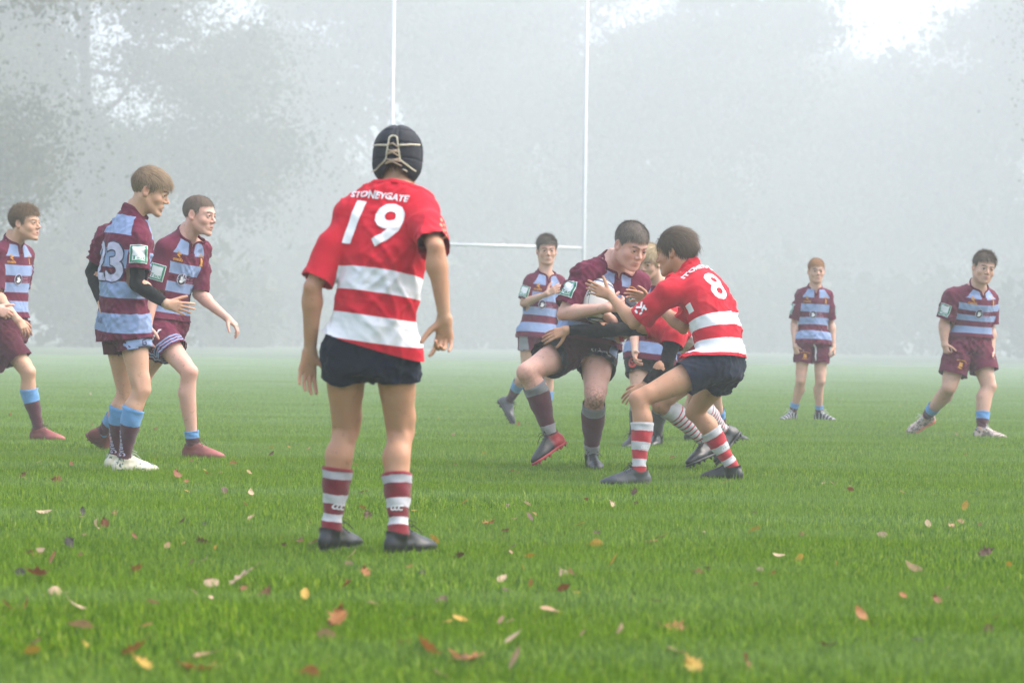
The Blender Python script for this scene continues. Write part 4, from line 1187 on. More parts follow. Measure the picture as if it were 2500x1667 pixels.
    z = lambda: np.zeros(len(V)); a_l, a_b, a_bl, a_d = z(), z(), z(), z(); a_g = np.ones(len(V)); a_g[offs[-1]:] = .12
    a_l[offs[-1]:] = lip; a_b[offs[-1]:] = brow; a_bl[offs[-1]:] = blush
    for s in 'LR':
        for P_, r_, w in ((J['k' + s], .07, .5), (J['e' + s], .055, .55)):
            a_bl = np.maximum(a_bl, w * np.exp(-((V - P_) ** 2).sum(1) / r_ ** 2))
        fg = offs[1 if s == 'L' else 2]; e_ = offs[2 if s == 'L' else 3]
        a_bl[fg:e_] = np.maximum(a_bl[fg:e_], .45 * np.clip(((V[fg:e_] - J['w' + s]) ** 2).sum(1) ** .5 / .12 - .3, 0, 1))
    for s, w in c.get('dirt', {}).items(): a_d = np.maximum(a_d, w * np.exp(-((V - J['k' + s] - np.array([0, -.03, -.02])) ** 2).sum(1) / .07 ** 2))
    for nme, a in (("lip", a_l), ("brow", a_b), ("blush", a_bl), ("dirt", a_d), ("grime", a_g)): set_attr(body, nme, a)
    # eyes
    if not c.get('noface'):
        gz = unit(hm.get('gaze', (0, 1, 0)))
        for s in (1, -1):
            EV, EF = [], []; ns, nr = 14, 9
            ctr = np.array([s * .0315, .0755, -.0005])
            ref = unit(np.cross(gz, [0, 0, 1])); up_ = np.cross(ref, gz); EI = []
            for i in range(nr + 1):
                th = PI * .75 * i / nr
                for k in range(ns):
                    ph = 2 * PI * k / ns; EV.append(ctr + .0122 * (gz * math.cos(th) + (ref * math.cos(ph) + up_ * math.sin(ph)) * math.sin(th))); EI.append(min(1, th / 1.05))
            for i in range(nr):
                for k in range(ns): EF.append((i * ns + k, i * ns + (k + 1) % ns, (i + 1) * ns + (k + 1) % ns, (i + 1) * ns + k))
            eo = mesh_obj("eye", HC + (np.array(EV) * hs) @ HM.T, np.array(EF), M_EYEB, root); set_attr(eo, "iris", EI)
        if hm.get('mouth', 0) > .2:
            TV_, TF_ = tube([(-.014, .080, -.0655), (0, .089, -.0650), (.014, .080, -.0655)], .0045, 8)
            mesh_obj("teeth", HC + (np.array(TV_) * hs) @ HM.T, TF_, M_TEETH, root)
    # hair
    if c.get('hair'):
        st = dict(HSTY[c['hair'][0]]); st.update(c.get('hairx', {}))
        gv_, gf_, gc_ = build_hair(st, seed)
        ho = mesh_obj("hair", HC + (gv_ * hs) @ HM.T, gf_, HAIR[c['hair'][1]], root); set_attr(ho, "hr", gc_)
    if c.get('cap'): scrum_cap(c, root, HC, HM, hs)
    # ---------------- socks and boots
    info = dict(J=J, jy=jy, tree=tree, stree=stree, jer=jer, shorts=sho, root=root, sl=sl, b=b, sc=sc, socks={}, legs=legs, feet=feet, cfg=c)
    for s in 'LR':
        lp, lr_ = legs[s]; K, A = J['k' + s], J['a' + s]
        pts = np.array(lp[4:]); rad = np.array(lr_[4:]); cum = np.concatenate([[0], np.cumsum(np.linalg.norm(np.diff(pts, axis=0), axis=1))]); cum /= cum[-1]
        top = c['sock'][s][1] if isinstance(c['sock'], dict) else c['sock'][1]; sty = c['sock'][s][0] if isinstance(c['sock'], dict) else c['sock'][0]
        pts = np.concatenate([pts, [A - feet[s][1] * .03 + feet[s][0] * .004]]); rad = np.concatenate([rad[:-1], [.0345], [.026]]); cum = np.concatenate([cum, [1.07]])
        n, m = 46, 24; SV, SF, SVv, SUu = [], [], [], []
        rng_ = np.random.default_rng(seed + ord(s))
        fy = unit(feet[s][0])
        for i in range(n):
            q_ = top + (1.07 - top) * i / (n - 1); ct = np.array([np.interp(q_, cum, pts[:, k]) for k in range(3)]); rr = np.interp(q_, cum, rad)
            T_ = unit(np.array([np.interp(min(q_ + .05, 1.07), cum, pts[:, k]) - np.interp(max(q_ - .05, 0), cum, pts[:, k]) for k in range(3)]))
            Xs = unit(np.cross(fy, T_)); Ys = np.cross(T_, Xs)
            lv = i / (n - 1)
            ease = .0045 + .0050 * np.clip((.62 - lv) * 5, 0, 1) + (.0022 if lv < .06 else 0) + c.get('slouch', .0035) * (math.sin(lv * 38 + seed) * .5 + .5) * np.clip((lv - .55) * 3, 0, 1)
            if lv < .02: ease -= .003
            for k in range(m):
                a = 2 * PI * k / m; w = .0016 * math.sin(3 * a + lv * 25 + seed)
                SV.append(ct + (Xs * math.cos(a) + Ys * math.sin(a)) * (rr + ease + w)); SVv.append(lv); SUu.append(a)
        for i in range(n - 1):
            for k in range(m): SF.append((i * m + k, i * m + (k + 1) % m, (i + 1) * m + (k + 1) % m, (i + 1) * m + k))
        so = mesh_obj("sock", SV, np.array(SF), SOCKS[sty], root); set_attr(so, "sv", SVv); set_attr(so, "su", SUu)
        info['socks'][s] = (so, BVHTree.FromPolygons([tuple(p) for p in SV], SF))
        bt = c['boots']; bt = bt[s] if isinstance(bt, dict) else bt
        fwd_, up_ = feet[s]; side = np.cross(up_, fwd_); M = np.stack([fwd_, side, up_], 1); bs = c.get('bs', 1.0)
        def place(vv): 
            q2 = vv * bs - np.array([.068, 0, .090]) * bs
            if s == 'R': q2 = q2 * np.array([1, -1, 1])
            return q2 @ M.T + A
        (bv, bq), (sv_, sq_), (lv_, lf_) = BOOT
        flip = (lambda F_: F_[:, ::-1]) if s == 'R' else (lambda F_: F_)
        bo = mesh_obj("boot", place(bv), flip(bq), BOOTM[bt[0]], root); set_attr(bo, "bx", bv[:, 0] / .28)
        mesh_obj("sole", place(sv_), flip(sq_), SOLEM[bt[1]], bo); mesh_obj("laces", place(lv_), lf_, M_LACE[bt[2]], bo)
    if c.get('post'): c['post'](info)
    if c['kit'] == 'maroon': maroon_prints(info)
    # everything above was modelled in world space: bring it into the player's own frame
    off = Matrix.Translation(-Vector(root.location))
    def shift(o):
        for ch in o.children:
            if ch.type == 'MESH': ch.data.transform(off)
            shift(ch)
    bpy.context.view_layer.update()
    shift(root)
    return info

def scrum_cap(c, root, HC, HM, hs):
    f = Field((-.12, -.14, -.12), (.12, .13, .15), .0042)
    f.ell((0, -.012, .030), (.092, .113, .099)); f.ell((0, -.028, -.030), (.089, .088, .075), .03)
    v, q = f.mesh(); v = relax(v, q, 1); N = vnormals(v, q)
    ph = np.arctan2(v[:, 0], v[:, 1]); el = v[:, 2]
    g = np.minimum(np.abs(np.sin(ph * 3.0 + .5)), 1) ; rows = np.abs(np.sin((el + .012) * 58))
    gro = np.maximum(np.exp(-(g / .10) ** 2) * (np.abs(el) < .11), np.exp(-(rows / .13) ** 2) * (el > -.02))
    midl = np.exp(-(v[:, 0] / .006) ** 2) * (el > .05)
    v = v - N * (np.maximum(gro, midl) * .0055)[:, None] + N * (perlin(v * 60) * .0012)[:, None]
    # openings: face, ears stay covered, nape edge arched up at the back
    face = np.minimum(v[:, 1] - .035 - .25 * (v[:, 2] - .02), .066 - v[:, 2])
    bx = np.abs(v[:, 0]); nape = -.092 + .062 * np.exp(-(v[:, 0] / .042) ** 2) * (v[:, 1] < 0)
    h = np.maximum(face, nape - v[:, 2])
    v, q, _ = clip(v, q, h, [])
    w2 = lambda p: HC + (np.asarray(p) * hs) @ HM.T
    cap = mesh_obj("scrum_cap", w2(v), q, BOOTCAP, root)
    m = cap.modifiers.new("padding", 'SOLIDIFY'); m.thickness = .010; m.offset = -1
    tr = BVHTree.FromPolygons([tuple(p) for p in v], [tuple(int(i) for i in p) for p in q])
    def on(x, z, o=.003):
        hit = tr.ray_cast(Vector((x, -.4, z)), Vector((0, 1, 0)), .6)
        if hit[0] is None or hit[0].y > 0.03: return np.array([x, -.118 + 3.2 * x * x, z])
        return np.array(hit[0]) + np.array([0, -o, 0])
    def cord(name, pts, r_, mat):
        cv, cf = tube(w2(pts), r_, 7); mesh_obj(name, cv, cf, mat, cap)
    xs = np.linspace(-.086, -.022, 9); cord("piping", [on(x, .048 - .018 * math.cos((abs(x) - .02) / .07 * 1.57)) for x in xs], .0034, CREAM)
    xs = np.linspace(.022, .086, 9); cord("piping", [on(x, .048 - .018 * math.cos((abs(x) - .02) / .07 * 1.57)) for x in xs], .0034, CREAM)
    z = np.linspace(0, 1, 14)
    edge = [(-.014 - .018 * t_ - .045 * max(0, t_ - .72) / .28 * 1.1, .060 - .118 * t_ - .012 * max(0, t_ - .72)) for t_ in z]
    loop = [on(x, zz) for x, zz in edge][::-1] + [on(-.006, .066), on(.006, .066)] + [on(-x, zz) for x, zz in edge]
    cord("lace_edge", loop, .0030, CREAM)
    for k in range(5):
        z0 = .030 - k * .0165; xw = .017 + .0028 * k
        cord("cap_lace", [on(-xw, z0), on(0, z0 - .006 * (1 if k % 2 else -1), .006), on(xw + .004, z0 - .009)], .0026, TAN_LACE)
        if k in (1, 3): cord("cap_lace", [on(xw, z0), on(0, z0 - .005, .008), on(-xw, z0 - .012)], .0026, TAN_LACE)
    cord("cap_lace", [on(.034, -.056), on(.042, -.058, .006), on(.050, -.062, .005)], .0026, CREAM)
BOOTCAP = fabric("scrum_cap_foam", solid((.016, .018, .026)), .7)
CREAM = plain("cream_cord", (.62, .56, .42), .7, .15); TAN_LACE = plain("tan_lace", (.50, .38, .27), .7, .15)

# ------------------------------------------------------------------ what is printed on the maroon kit
def maroon_prints(I):
    jy, tree, jer = I['jy'], I['tree'], I['jer']; c = I['cfg']; hem = c.get('hem', -.16)
    s_ = I['sc'] * .98
    tt = lambda g: hem + g * (1 - hem)
    def pt(g, u):                                   # a place on the chest: height fraction, offset to the person's left in metres
        ce, X, Y, T = jy.at(tt(g)); return ce + X * u, Y, T, X
    show = c.get('prints', 'front')
    if 'front' in show:
        p, n, u, X = pt(.795, -.072 * s_); n2 = unit(n - X * .25)
        z = stroke([(-.012, .030), (.013, .018), (-.011, .012), (.012, .0)], .0085)
        lay("maker_logo", poly_bm(z), tree, p, n2, u, PRINT['gold'], jer)
        lay("maker_name", text_mesh("oneills", .030, .02), tree, p - u * .018, n2, u, PRINT['gold'], jer)
        p, n, u, X = pt(.80, .074 * s_); n2 = unit(n + X * .25)
        arc = [(.024 * math.cos(a), .006 + .024 * math.sin(a)) for a in np.linspace(2.6, .5, 8)]
        fig = stroke(arc, .006) + [[(-.007, -.028), (.009, -.028), (.010, -.005), (.004, .012), (-.004, .014), (-.008, -.004)], [(-.016, -.034), (.016, -.034), (.014, -.028), (-.014, -.028)]]
        lay("crest", poly_bm(fig), tree, p, n2, u, PRINT['gold'], jer)
        p, n, u, X = pt(.525, -.030 * s_)
        lay("sponsor_disc", poly_bm([ellp(0, 0, .036, .040, 26)]), tree, p, n, u, PRINT['lilac'], jer)
        lay("sponsor_disc", poly_bm([ellp(0, 0, .032, .036, 26)]), tree, p, n, u, PRINT['dark'], jer, off=.0045)
        dove = [[(-.022, -.016), (-.006, -.024), (.008, -.020), (.018, -.006), (.020, .006), (.010, .002), (.006, .016), (.000, .024), (-.002, .010), (-.010, .018), (-.014, .006), (-.010, -.006)]]
        lay("dove_mark", poly_bm(dove), tree, p, n, u, PRINT['white'], jer, off=.006)
        p, n, u, X = pt(.525, .050 * s_)
        lines = [rect(-.034, .018, .020, .021), rect(-.034, -.024, .034, -.021)]
        for y0, k in ((.006, 7), (-.012, 9)):
            for i in range(k): lines += [rect(-.034 + i * .0076, y0 - .004, -.0295 + i * .0076, y0 + .005)]
        lay("sponsor_words", poly_bm(lines), tree, p, n, u, PRINT['pink'], jer)
    for s in c.get('patch', 'LR'):
        S_ = I['J']['s' + s]; cu_ = I['sl'][s][2]; ax = unit(cu_ - S_); X = jy.at(.8)[1] * (1 if s == 'L' else -1)
        if s in c.get('patchn', {}): X = np.asarray(c['patchn'][s], float)
        n = unit(X - ax * np.dot(X, ax)); ctr = S_ + (cu_ - S_) * c.get('patchat', .62)
        w = .047 * s_
        a = lay("sleeve_patch", poly_bm([rect(-w, -w * 1.12, w, w * 1.12)]), tree, ctr, n, -ax, PRINT['white'], jer, off=.0055, cell=.008, depth=.16)
        fr = [rect(-w * .92, -w * 1.04, -w * .68, w * 1.04), rect(w * .68, -w * 1.04, w * .92, w * 1.04), rect(-w * .66, w * .84, w * .66, w * 1.04), rect(-w * .66, -w * 1.04, w * .66, -w * .84)]
        lay("patch_border", poly_bm(fr), tree, ctr, n, -ax, PRINT['green'], jer, off=.0075, cell=.008, depth=.16)
        lay("patch_word", text_mesh("Taut", .034 * s_, .012), tree, ctr + ax * w * .52, n, -ax, PRINT['green'], jer, off=.0075, cell=.008, depth=.16)

# =================================================================== the players (pixel columns of the photo + distance, turned into places in the field)
def back_print(I, g_num, u_num, num, size, g_name=None, u_name=0, name_w=.055, shear=.1, tilt=0.0, bold=.022, spacing=1.05, outline=None):
    jy, tree, jer = I['jy'], I['tree'], I['jer']
    ce, X, Y, T = jy.at(g_num); up = unit(T + X * tilt)
    if outline: lay("number_outline", text_mesh(num, size, bold + .028, shear, spacing), tree, ce + X * u_num, -Y, up, PRINT[outline], jer, off=.0025)
    lay("number", text_mesh(num, size, bold, shear, spacing), tree, ce + X * u_num, -Y, up, PRINT['white' if not outline else 'lilac'], jer, off=.004)
    if g_name:
        ce, X, Y, T = jy.at(g_name)
        lay("team_name", text_mesh("STONEYGATE", name_w, .030, .12, 1.0), tree, ce + X * u_name, -Y + T * .35, unit(T + X * tilt), PRINT['white'], jer, off=.004)
def ccc(I, s, v, dirn, scale=1.0):
    so, tr = I['socks'][s]; K, A = I['J']['k' + s], I['J']['a' + s]; ctr = K + (A - K) * v
    ax = unit(K - A); n = unit(np.asarray(dirn, float) - ax * np.dot(dirn, ax))
    bm = text_mesh("ccc", .040 * scale, .02, .25, .8); lay("sock_mark", bm, tr, ctr, n, ax, PRINT['white'], so, off=.002, depth=.12)
def thigh_patch(I, s, frac, dirn, bm, mat, name="shorts_mark", off=.004, upx=None):
    H, K = I['J']['h' + s], I['J']['k' + s]; T = unit(K - H); n = unit(np.asarray(dirn, float) - T * np.dot(dirn, T))
    return lay(name, bm, I['stree'], H + (K - H) * frac, n, -T if upx is None else upx, PRINT[mat], I['shorts'], off=off, depth=.2)

def post19(I):
    back_print(I, .735, .062, "19", .225, .880, .036, .034, .16, -.02, .026, 1.12)
    J = I['J']; ax = unit(J['eR'] - J['sR'])
    for x, y in ((0, .03), (.012, .012), (-.006, -.004), (.010, -.02), (-.004, -.036), (.014, -.045)):
        lay("faded_mark", poly_bm([ellp(x, y, .006, .010, 7)]), I['tree'], J['sR'] + .55 * (J['eR'] - J['sR']), (.7, -.7, .3), -ax, PRINT['faded'], I['jer'], off=.002, depth=.2)
    ccc(I, 'L', .765, (.45, -1, 0), 1.1); ccc(I, 'R', .775, (-.2, -1, 0), 1.0)
def post8(I):
    back_print(I, .69, .050, "8", .235, .90, .030, .038, .0, .0, .024)
    J = I['J']; ax = unit(J['eL'] - J['sL'])
    bm = poly_bm(stroke([(-.03, .02), (-.005, .0), (-.025, -.02)], .012) + stroke([(.0, .022), (.012, -.004)], .011) + [ellp(.018, .016, .010, .007, 8), ellp(-.005, -.035, .013, .008, 8), ellp(.02, -.02, .007, .011, 8)])
    lay("sleeve_mark", bm, I['tree'], J['sL'] + .68 * (J['eL'] - J['sL']), (-.3, -.9, .35), -ax, PRINT['white'], I['jer'], depth=.2)
    ccc(I, 'L', .66, (.55, -1, 0), .95); ccc(I, 'R', .68, (.35, -1, .3), 1.1)
def post23(I):
    back_print(I, .535, .012, "23", .30, None, 0, 0, .0, .0, .022, 1.0, outline='navy')
    ce, X, Y, T = I['jy'].at(.02)
    sg = []
    for k in range(5): sg += stroke([(-.04 + k * .02, -.012), (-.034 + k * .02, .024 - .006 * (k % 2)), (-.026 + k * .02, -.01), (-.022 + k * .02, .004)], .0035)
    lay("signature", poly_bm(sg), I['tree'], ce + X * .06, -Y, T, PRINT['faint'], I['jer'])
    f = unit(I['feet']['R'][0]); side = np.cross(f, [0, 0, 1.])
    thigh_patch(I, 'R', .36, side + f * .05, poly_bm([[(-.080, -.028), (.075, -.028), (.072, .022), (-.088, .022)]]), 'sky', "side_panel")
    thigh_patch(I, 'R', .355, side + f * .1, poly_bm(stroke([(.010, .013), (-.010, .013), (-.010, -.013), (.010, -.013), (.010, 0), (.001, 0)], .006)), 'navy', "maker_mark", .006)
    for s in 'LR':
        so, tr = I['socks'][s]; K, A = I['J']['k' + s], I['J']['a' + s]; ax = unit(K - A)
        lay("sock_lettering", text_mesh("CARBRIG", .036, .01), tr, K + (A - K) * .78, unit(np.array([-.75, -.65, 0])), np.array([1., 0, 0]) * .8 + np.array([0, -.6, 0]), PRINT['lilac'], so, off=.002, depth=.12)
def post3(I):
    bm = poly_bm([[(-.045, -.012), (-.015, -.006), (.045, .012), (.03, .018), (-.02, .008)], [(-.045, -.012), (-.03, -.016), (-.02, -.006)]])
    thigh_patch(I, 'R', .33, (-.2, -1, .2), bm, 'white', "maker_mark")
def post5(I): thigh_patch(I, 'R', .22, (-.5, -1, 0), poly_bm([[(-.05, -.09), (.05, -.09), (.035, .05), (-.05, .05)]]), 'grey', "side_panel")
def post6(I):
    thigh_patch(I, 'L', .36, (.15, -1, .5), text_mesh("K.1 Zondico", .026, .006), 'white', "hem_lettering")
    thigh_patch(I, 'L', .08, (.9, -.6, .2), poly_bm([[(-.045, -.10), (.02, -.10), (.05, .06), (-.05, .06)]]), 'sky', "side_panel")
def post7(I):
    bm = poly_bm([ellp(0, 0, .034, .040, 18)]); thigh_patch(I, 'R', .36, (-.55, -1, .1), bm, 'redp', "crest")
    thigh_patch(I, 'R', .36, (-.55, -1, .1), poly_bm([ellp(0, .004, .020, .026, 14)]), 'black', "crest_face", .006)
    thigh_patch(I, 'R', .36, (-.55, -1, .1), poly_bm(stroke([(-.012, .012), (.0, -.002), (.012, .014)], .006) + stroke([(-.01, -.012), (.01, -.012)], .005)), 'redp', "crest_mark", .008)
def shorts_crest(s, dirn, fr=.40):
    def f(I): thigh_patch(I, s, fr, dirn, poly_bm([[(-.016, -.018), (.016, -.018), (.016, .020), (-.016, .020)], [(-.028, -.034), (.028, -.034), (.020, -.026), (-.020, -.026)], *stroke([(-.045, .030), (-.02, .038), (.02, .038), (.045, .030)], .006)]), 'gold', "crest")
    return f
def post10(I):
    shorts_crest('R', (.1, -1, 0), .42)(I)
    thigh_patch(I, 'L', .30, (-.6, -.9, 0), poly_bm([rect(-.014, -.10, .0, .06)]), 'white', "drawcord"); 

H = {}
def az(a): return np.array([math.cos(R(a)), math.sin(R(a)), 0.])
def left_of(a): return np.array([-math.sin(R(a)), math.cos(R(a)), 0.])

CAST = [
 dict(id='19', D=7.17, seed=3, kit='red', skin='tan', b=.88, hip=(-1, 0, 0), h=0.0075, hh=0.0032, hd=0.0048, jh=.0075, hem=.02, hemtilt=.045, hemfold=.012, cuff=.88, shorts='navy', shem=.365, fold=.0062, bulge=.035, noface=True, hsc=1.03, cup=-0.004, trap=0.016,
      label="player in red number 19 jersey and dark scrum cap, standing with his back turned",
      J=dict(pel=(903, 852), neck=(964, 482, .08), head=(973, 392, .15), sL=(852, 524, .05), sR=(1034, 516, .02), eL=(764, 700, -.03), eR=(1064, 606, -.20), wL=(757, 858, .02), wR=(1085, 776, -.20),
             kL=(845, 1045, .09), kR=(978, 1050, .07), aL=(808, 1300, .06), aR=(972, 1310, -.04)),
      handL=dict(d=(-.12, .05, -1), n=(.35, -.9, 0), curl=[0, .22, .3, .32, .3], spread=.15), handR=dict(d=(.0, .05, -1), n=(-.3, -.9, -.1), curl=[0, .35, .75, .6, .35], spread=.18, thumb=(.55, .65, .45), tcurl=.3),
      bs=.93, footL=('flat', 62), footR=('flat', 52), sock=dict(L=('red', .40), R=('red', .44)), boots=('black', 'black', 'black'),
      head=dict(f=(.12, 1, -.12), u=(.0, .12, 1)), hair=('nape', 'dark'), cap=True, post=post19),
 dict(id='23', D=11.3, seed=5, kit='maroon', skin='warm', b=.94, hip=left_of(38), h=0.009, hh=.0032, jw=1.0, hem=-.165, hemtilt=-.04, hemfold=.012, cuff=.66, shorts='dark_maroon', shem=.43, under='LR', hsc=1.10, hd=0.0034,
      label="player in maroon number 23 jersey with black undersleeves and floppy fair hair",
      J=dict(pel=(302, 787), neck=(326, 528, -.02), head=(367, 467, -.03), sL=(262, 578, .13), sR=(338, 580, -.12), eL=(226, 664, .18), eR=(334, 694, -.17), wL=(250, 742, .02), wR=(406, 742, -.22),
             kL=(306, 950, .17), kR=(344, 950, -.12), aL=(282, 1115, .26), aR=(302, 1128, -.06)),
      handR=dict(d=(.93, -.05, -.22), n=(.1, .98, -.1), curl=[0, .18, .28, .36, .42], spread=.22, thumb=(.75, .6, .1), tcurl=.1), footL=('flat', 40), footR=('flat', 38), sock=('sky', .27), boots=('white', 'white', 'white'),
      head=dict(f=(.94, .02, -.30), u=(.32, 0, 1), mouth=.5, gaze=(.1, 1, -.1)), hair=('curtain', 'sandy'), prints='', patch='R', patchn={'R': (.25, -1, .1)}, patchat=.58, post=post23),
 dict(id='crew', D=12.9, seed=8, kit='maroon', skin='pink', hip=left_of(-38), hem=.06, cuff=.90, shorts='hooped', shem=dict(L=.50, R=.60), hsc=1.12, vneck=True, bulge=.03, hd=0.0036, h=0.009,
      label="player with crew cut striding forward in hooped maroon shorts and dusty red boots",
      J=dict(pel=(396, 792), neck=(452, 578, -.04), head=(487, 526, -.07), sL=(492, 610, .10), sR=(404, 606, -.15), eL=(484, 718, .06), eR=(374, 708, -.15), wL=(554, 776, -.04), wR=(362, 795, -.22),
             kL=(334, 940, .22), kR=(460, 908, -.27), aL=(250, 1055, .42), aR=(470, 1085, -.22)),
      handL=dict(d=(.75, -.1, -.62), n=(-.55, .2, -.75), curl=[0, .35, .45, .5, .5]), footL=('toe', 276, 1096, .55, (1, 0, .45)), footR=('flat', -8), sock=dict(L=('sky_rolled', .66), R=('sky_rolled', .80)), boots=('red', 'brown', 'brown'),
      head=dict(f=(.93, -.36, -.10), u=(.1, 0, 1), mouth=.25), hair=('buzz', 'crew'), patch='R', patchn={'R': (.0, -1, .0)}, post=post3),
 dict(id='curly', D=14.6, seed=11, kit='maroon', skin='warm', hip=left_of(-32), h=0.01, hem=.12, cuff=.85, shorts='dark_maroon', shem=.72, hsc=1.12, vneck=True, hd=0.0038,
      label="curly haired player in maroon jersey, cut off by the left edge",
      J=dict(pel=(18, 802), neck=(30, 592, -.02), head=(62, 546, -.05), sL=(62, 622, .12), sR=(-4, 618, -.14), eL=(48, 710, .25), eR=(-14, 716, -.18), wL=(30, 786, .18), wR=(43, 780, -.30),
             kL=(-42, 922, .15), kR=(67, 908, -.12), aL=(-95, 1030, .3), aR=(94, 1048, -.05)),
      handR=dict(d=(.62, -.05, -.72), n=(-.5, .75, -.45), curl=[0, .25, .35, .45, .5]), footL=('flat', -12), footR=('flat', -14), sock=('sky', .28), boots=('red', 'black', 'brown'),
      head=dict(f=(.95, -.28, .02), u=(0, 0, 1), mouth=.2), hair=('curly', 'curly'), patch=''),
 dict(id='clap', D=18.0, seed=14, kit='maroon', skin='fair', b=.95, hip=left_of(-74), h=0.012, hh=.0042, hd=0.0045, jh=.0105, hem=-.12, cuff=.80, shorts='maroon', shem=.45, hsc=1.13, vneck=True,
      label="player with tousled brown hair behind the ball carrier, hands raised in front of his chest",
      J=dict(pel=(1314, 810), neck=(1330, 668, 0), head=(1335, 612, -.02), sL=(1364, 688, .07), sR=(1296, 688, -.06), eL=(1369, 750, .06), eR=(1278, 740, -.08), wL=(1371, 800, -.05), wR=(1334, 718, -.30),
             kL=(1340, 915, -.06), kR=(1287, 912, -.02), aL=(1332, 1020, 0), aR=(1243, 978, .28)),
      handR=dict(d=(.8, -.15, .42), n=(.1, .9, .1), curl=.3), footL=('flat', -80), footR=('toe', 1254, 1030, .22, (1, -.2, .2)), sock=('sky', .38), boots=('grey', 'black', 'black'),
      head=dict(f=(.12, -1, -.06), u=(0, 0, 1)), hair=('quiff', 'ash'), patch='R', patchn={'R': (-.5, -.85, 0)}, post=post5),
 dict(id='carrier', D=12.2, seed=17, kit='maroon', skin='pink', b=1.17, hip=left_of(-62), hem=.02, cuff=.80, shorts='blackhem', shem=dict(L=.46, R=.56), hsc=1.21, vneck=True, bulge=.04, fold=.0085, hd=0.0034, h=0.009,
      label="heavily built player clutching the ball to his chest while being tackled",
      J=dict(pel=(1432, 848, .06), neck=(1494, 644, .03), head=(1540, 600, -.08), sL=(1556, 692, .10), sR=(1428, 672, -.12), eL=(1526, 810, -.02), eR=(1376, 766, -.20), wL=(1482, 772, -.24), wR=(1478, 752, -.36),
             kL=(1452, 968, -.20), kR=(1288, 908, -.28), aL=(1444, 1122, -.02), aR=(1345, 1062, -.22)),
      handR=dict(d=(.85, .15, .1), n=(.1, .8, .5), curl=[0, .5, .6, .65, .7]), handL=dict(d=(-.35, -.1, .9), n=(-.5, .7, .2), curl=.6),
      footL=('flat', -82), footR=('toe', 1300, 1128, -.34, (-.8, -.3, .5)), sock=dict(L=('grey', .12), R=('grey', .20)), boots=dict(L=('black', 'black', 'black'), R=('black_red', 'red', 'black')), dirt=dict(L=1.0, R=.3), hs=1.05, nk=.92,
      head=dict(f=(.50, -.80, -.42), u=(.28, -.28, 1), fat=.7, gaze=(.25, 1, -.45)), hair=('short', 'ash'), patch='RL', patchn={'R': (-.62, -.75, .1), 'L': (.2, -1, 0)}, post=post6),
 dict(id='8', gvs=1.12, D=10.95, seed=21, kit='red', skin='tan', b=.97, hip=left_of(150), h=0.0085, hh=0.0033, jh=.0080, hem=.06, cuff=.80, shorts='navy', shem=dict(L=.40, R=.42), hsc=1.14, bulge=.05, fold=.0072, kfwd={}, hd=0.0036,
      label="player in red number 8 jersey crouching and reaching both arms towards the ball carrier",
      J=dict(pel=(1757, 890, .05), neck=(1686, 668, .20), head=(1650, 616, .24), sL=(1630, 712, .06), sR=(1716, 704, .38), eL=(1548, 788, .15), eR=(1668, 800, .44), wL=(1490, 722, .33), wR=(1588, 732, .62),
             kL=(1562, 974, -.16), kR=(1697, 1004, .30), aL=(1560, 1148, -.19), aR=(1788, 1140, .30)),
      handL=dict(d=(-.86, .2, .36), n=(.15, .95, -.1), curl=[0, .10, .15, .22, .30], spread=.10, thumb=(.65, .75, .05), tcurl=.05), handR=dict(d=(-.85, .1, .22), n=(.0, -.8, -.3), curl=[0, .2, .25, .3, .35], spread=.07),
      footL=('flat', 182), footR=('flat', 140), sock=dict(L=('bright_red', .33), R=('bright_red', .36)), boots=dict(L=('grey', 'black', 'black'), R=('black', 'black', 'black')),
      head=dict(f=(-.86, .46, -.16), u=(-.1, .1, 1)), hair=('mop', 'dark'), post=post8),
 dict(id='tackler', gvs=1.08, D=11.95, seed=25, kit='red', skin='tan', b=.98, hip=(0.1, -1, 0), hem=.05, cuff=dict(L=.34, R=.75), shorts='navy', shem=.5, under='LR', bulge=.06, noface=True, hsc=1.05, hd=0.006, h=0.009,
      label="bent over tackler in red with black undersleeves, arm wrapped round the ball carrier's waist",
      J=dict(pel=(1735, 868, .12), neck=(1582, 790, .06), head=(1520, 782, .14), sL=(1648, 815, -.12), sR=(1592, 796, .14), eL=(1626, 890, -.20), eR=(1496, 806, .0), wL=(1572, 942, -.25), wR=(1384, 806, -.03),
             kL=(1612, 985, .08), kR=(1700, 990, .36), aL=(1726, 1080, .22), aR=(1768, 1052, .52)),
      handR=dict(d=(-.80, -.08, -.26), n=(-.15, .9, -.35), curl=[0, .18, .2, .2, .22], spread=.10), handL=dict(d=(-.75, -.1, -.5), n=(.3, .8, -.5), curl=.25, spread=.2),
      footL=('toe', 1672, 1136, .08, (-.7, -.2, .6)), footR=('toe', 1748, 1122, .42, (-.8, 0, .5)), sock=('pinstripe', .10), boots=('black', 'black', 'black'),
      head=dict(f=(-.85, -.1, -.45), u=(-.45, 0, .9)), hair=('nape', 'dark'), cap=True),
 dict(id='blond', D=14.7, seed=28, kit='maroon', skin='fair', b=.95, hip=left_of(-108), h=0.012, hh=.0042, hem=-.18, cuff=.8, shorts='charcoal', shem=.52, hsc=1.10, hemfold=.015, hd=0.0044,
      label="blond player in maroon and dark shorts peering over the ball carrier's shoulder",
      J=dict(pel=(1586, 856), neck=(1606, 698, .02), head=(1582, 640, -.06), sL=(1655, 724, -.04), sR=(1562, 722, .06), eL=(1676, 800, -.10), eR=(1548, 800, .02), wL=(1650, 850, -.25), wR=(1550, 860, -.18),
             kL=(1612, 968, -.05), kR=(1560, 968, -.12), aL=(1605, 1070, .25), aR=(1547, 1078, .0)),
      footL=('flat', -110), footR=('flat', -108), sock=('dark', .12), boots=('black', 'black', 'black'),
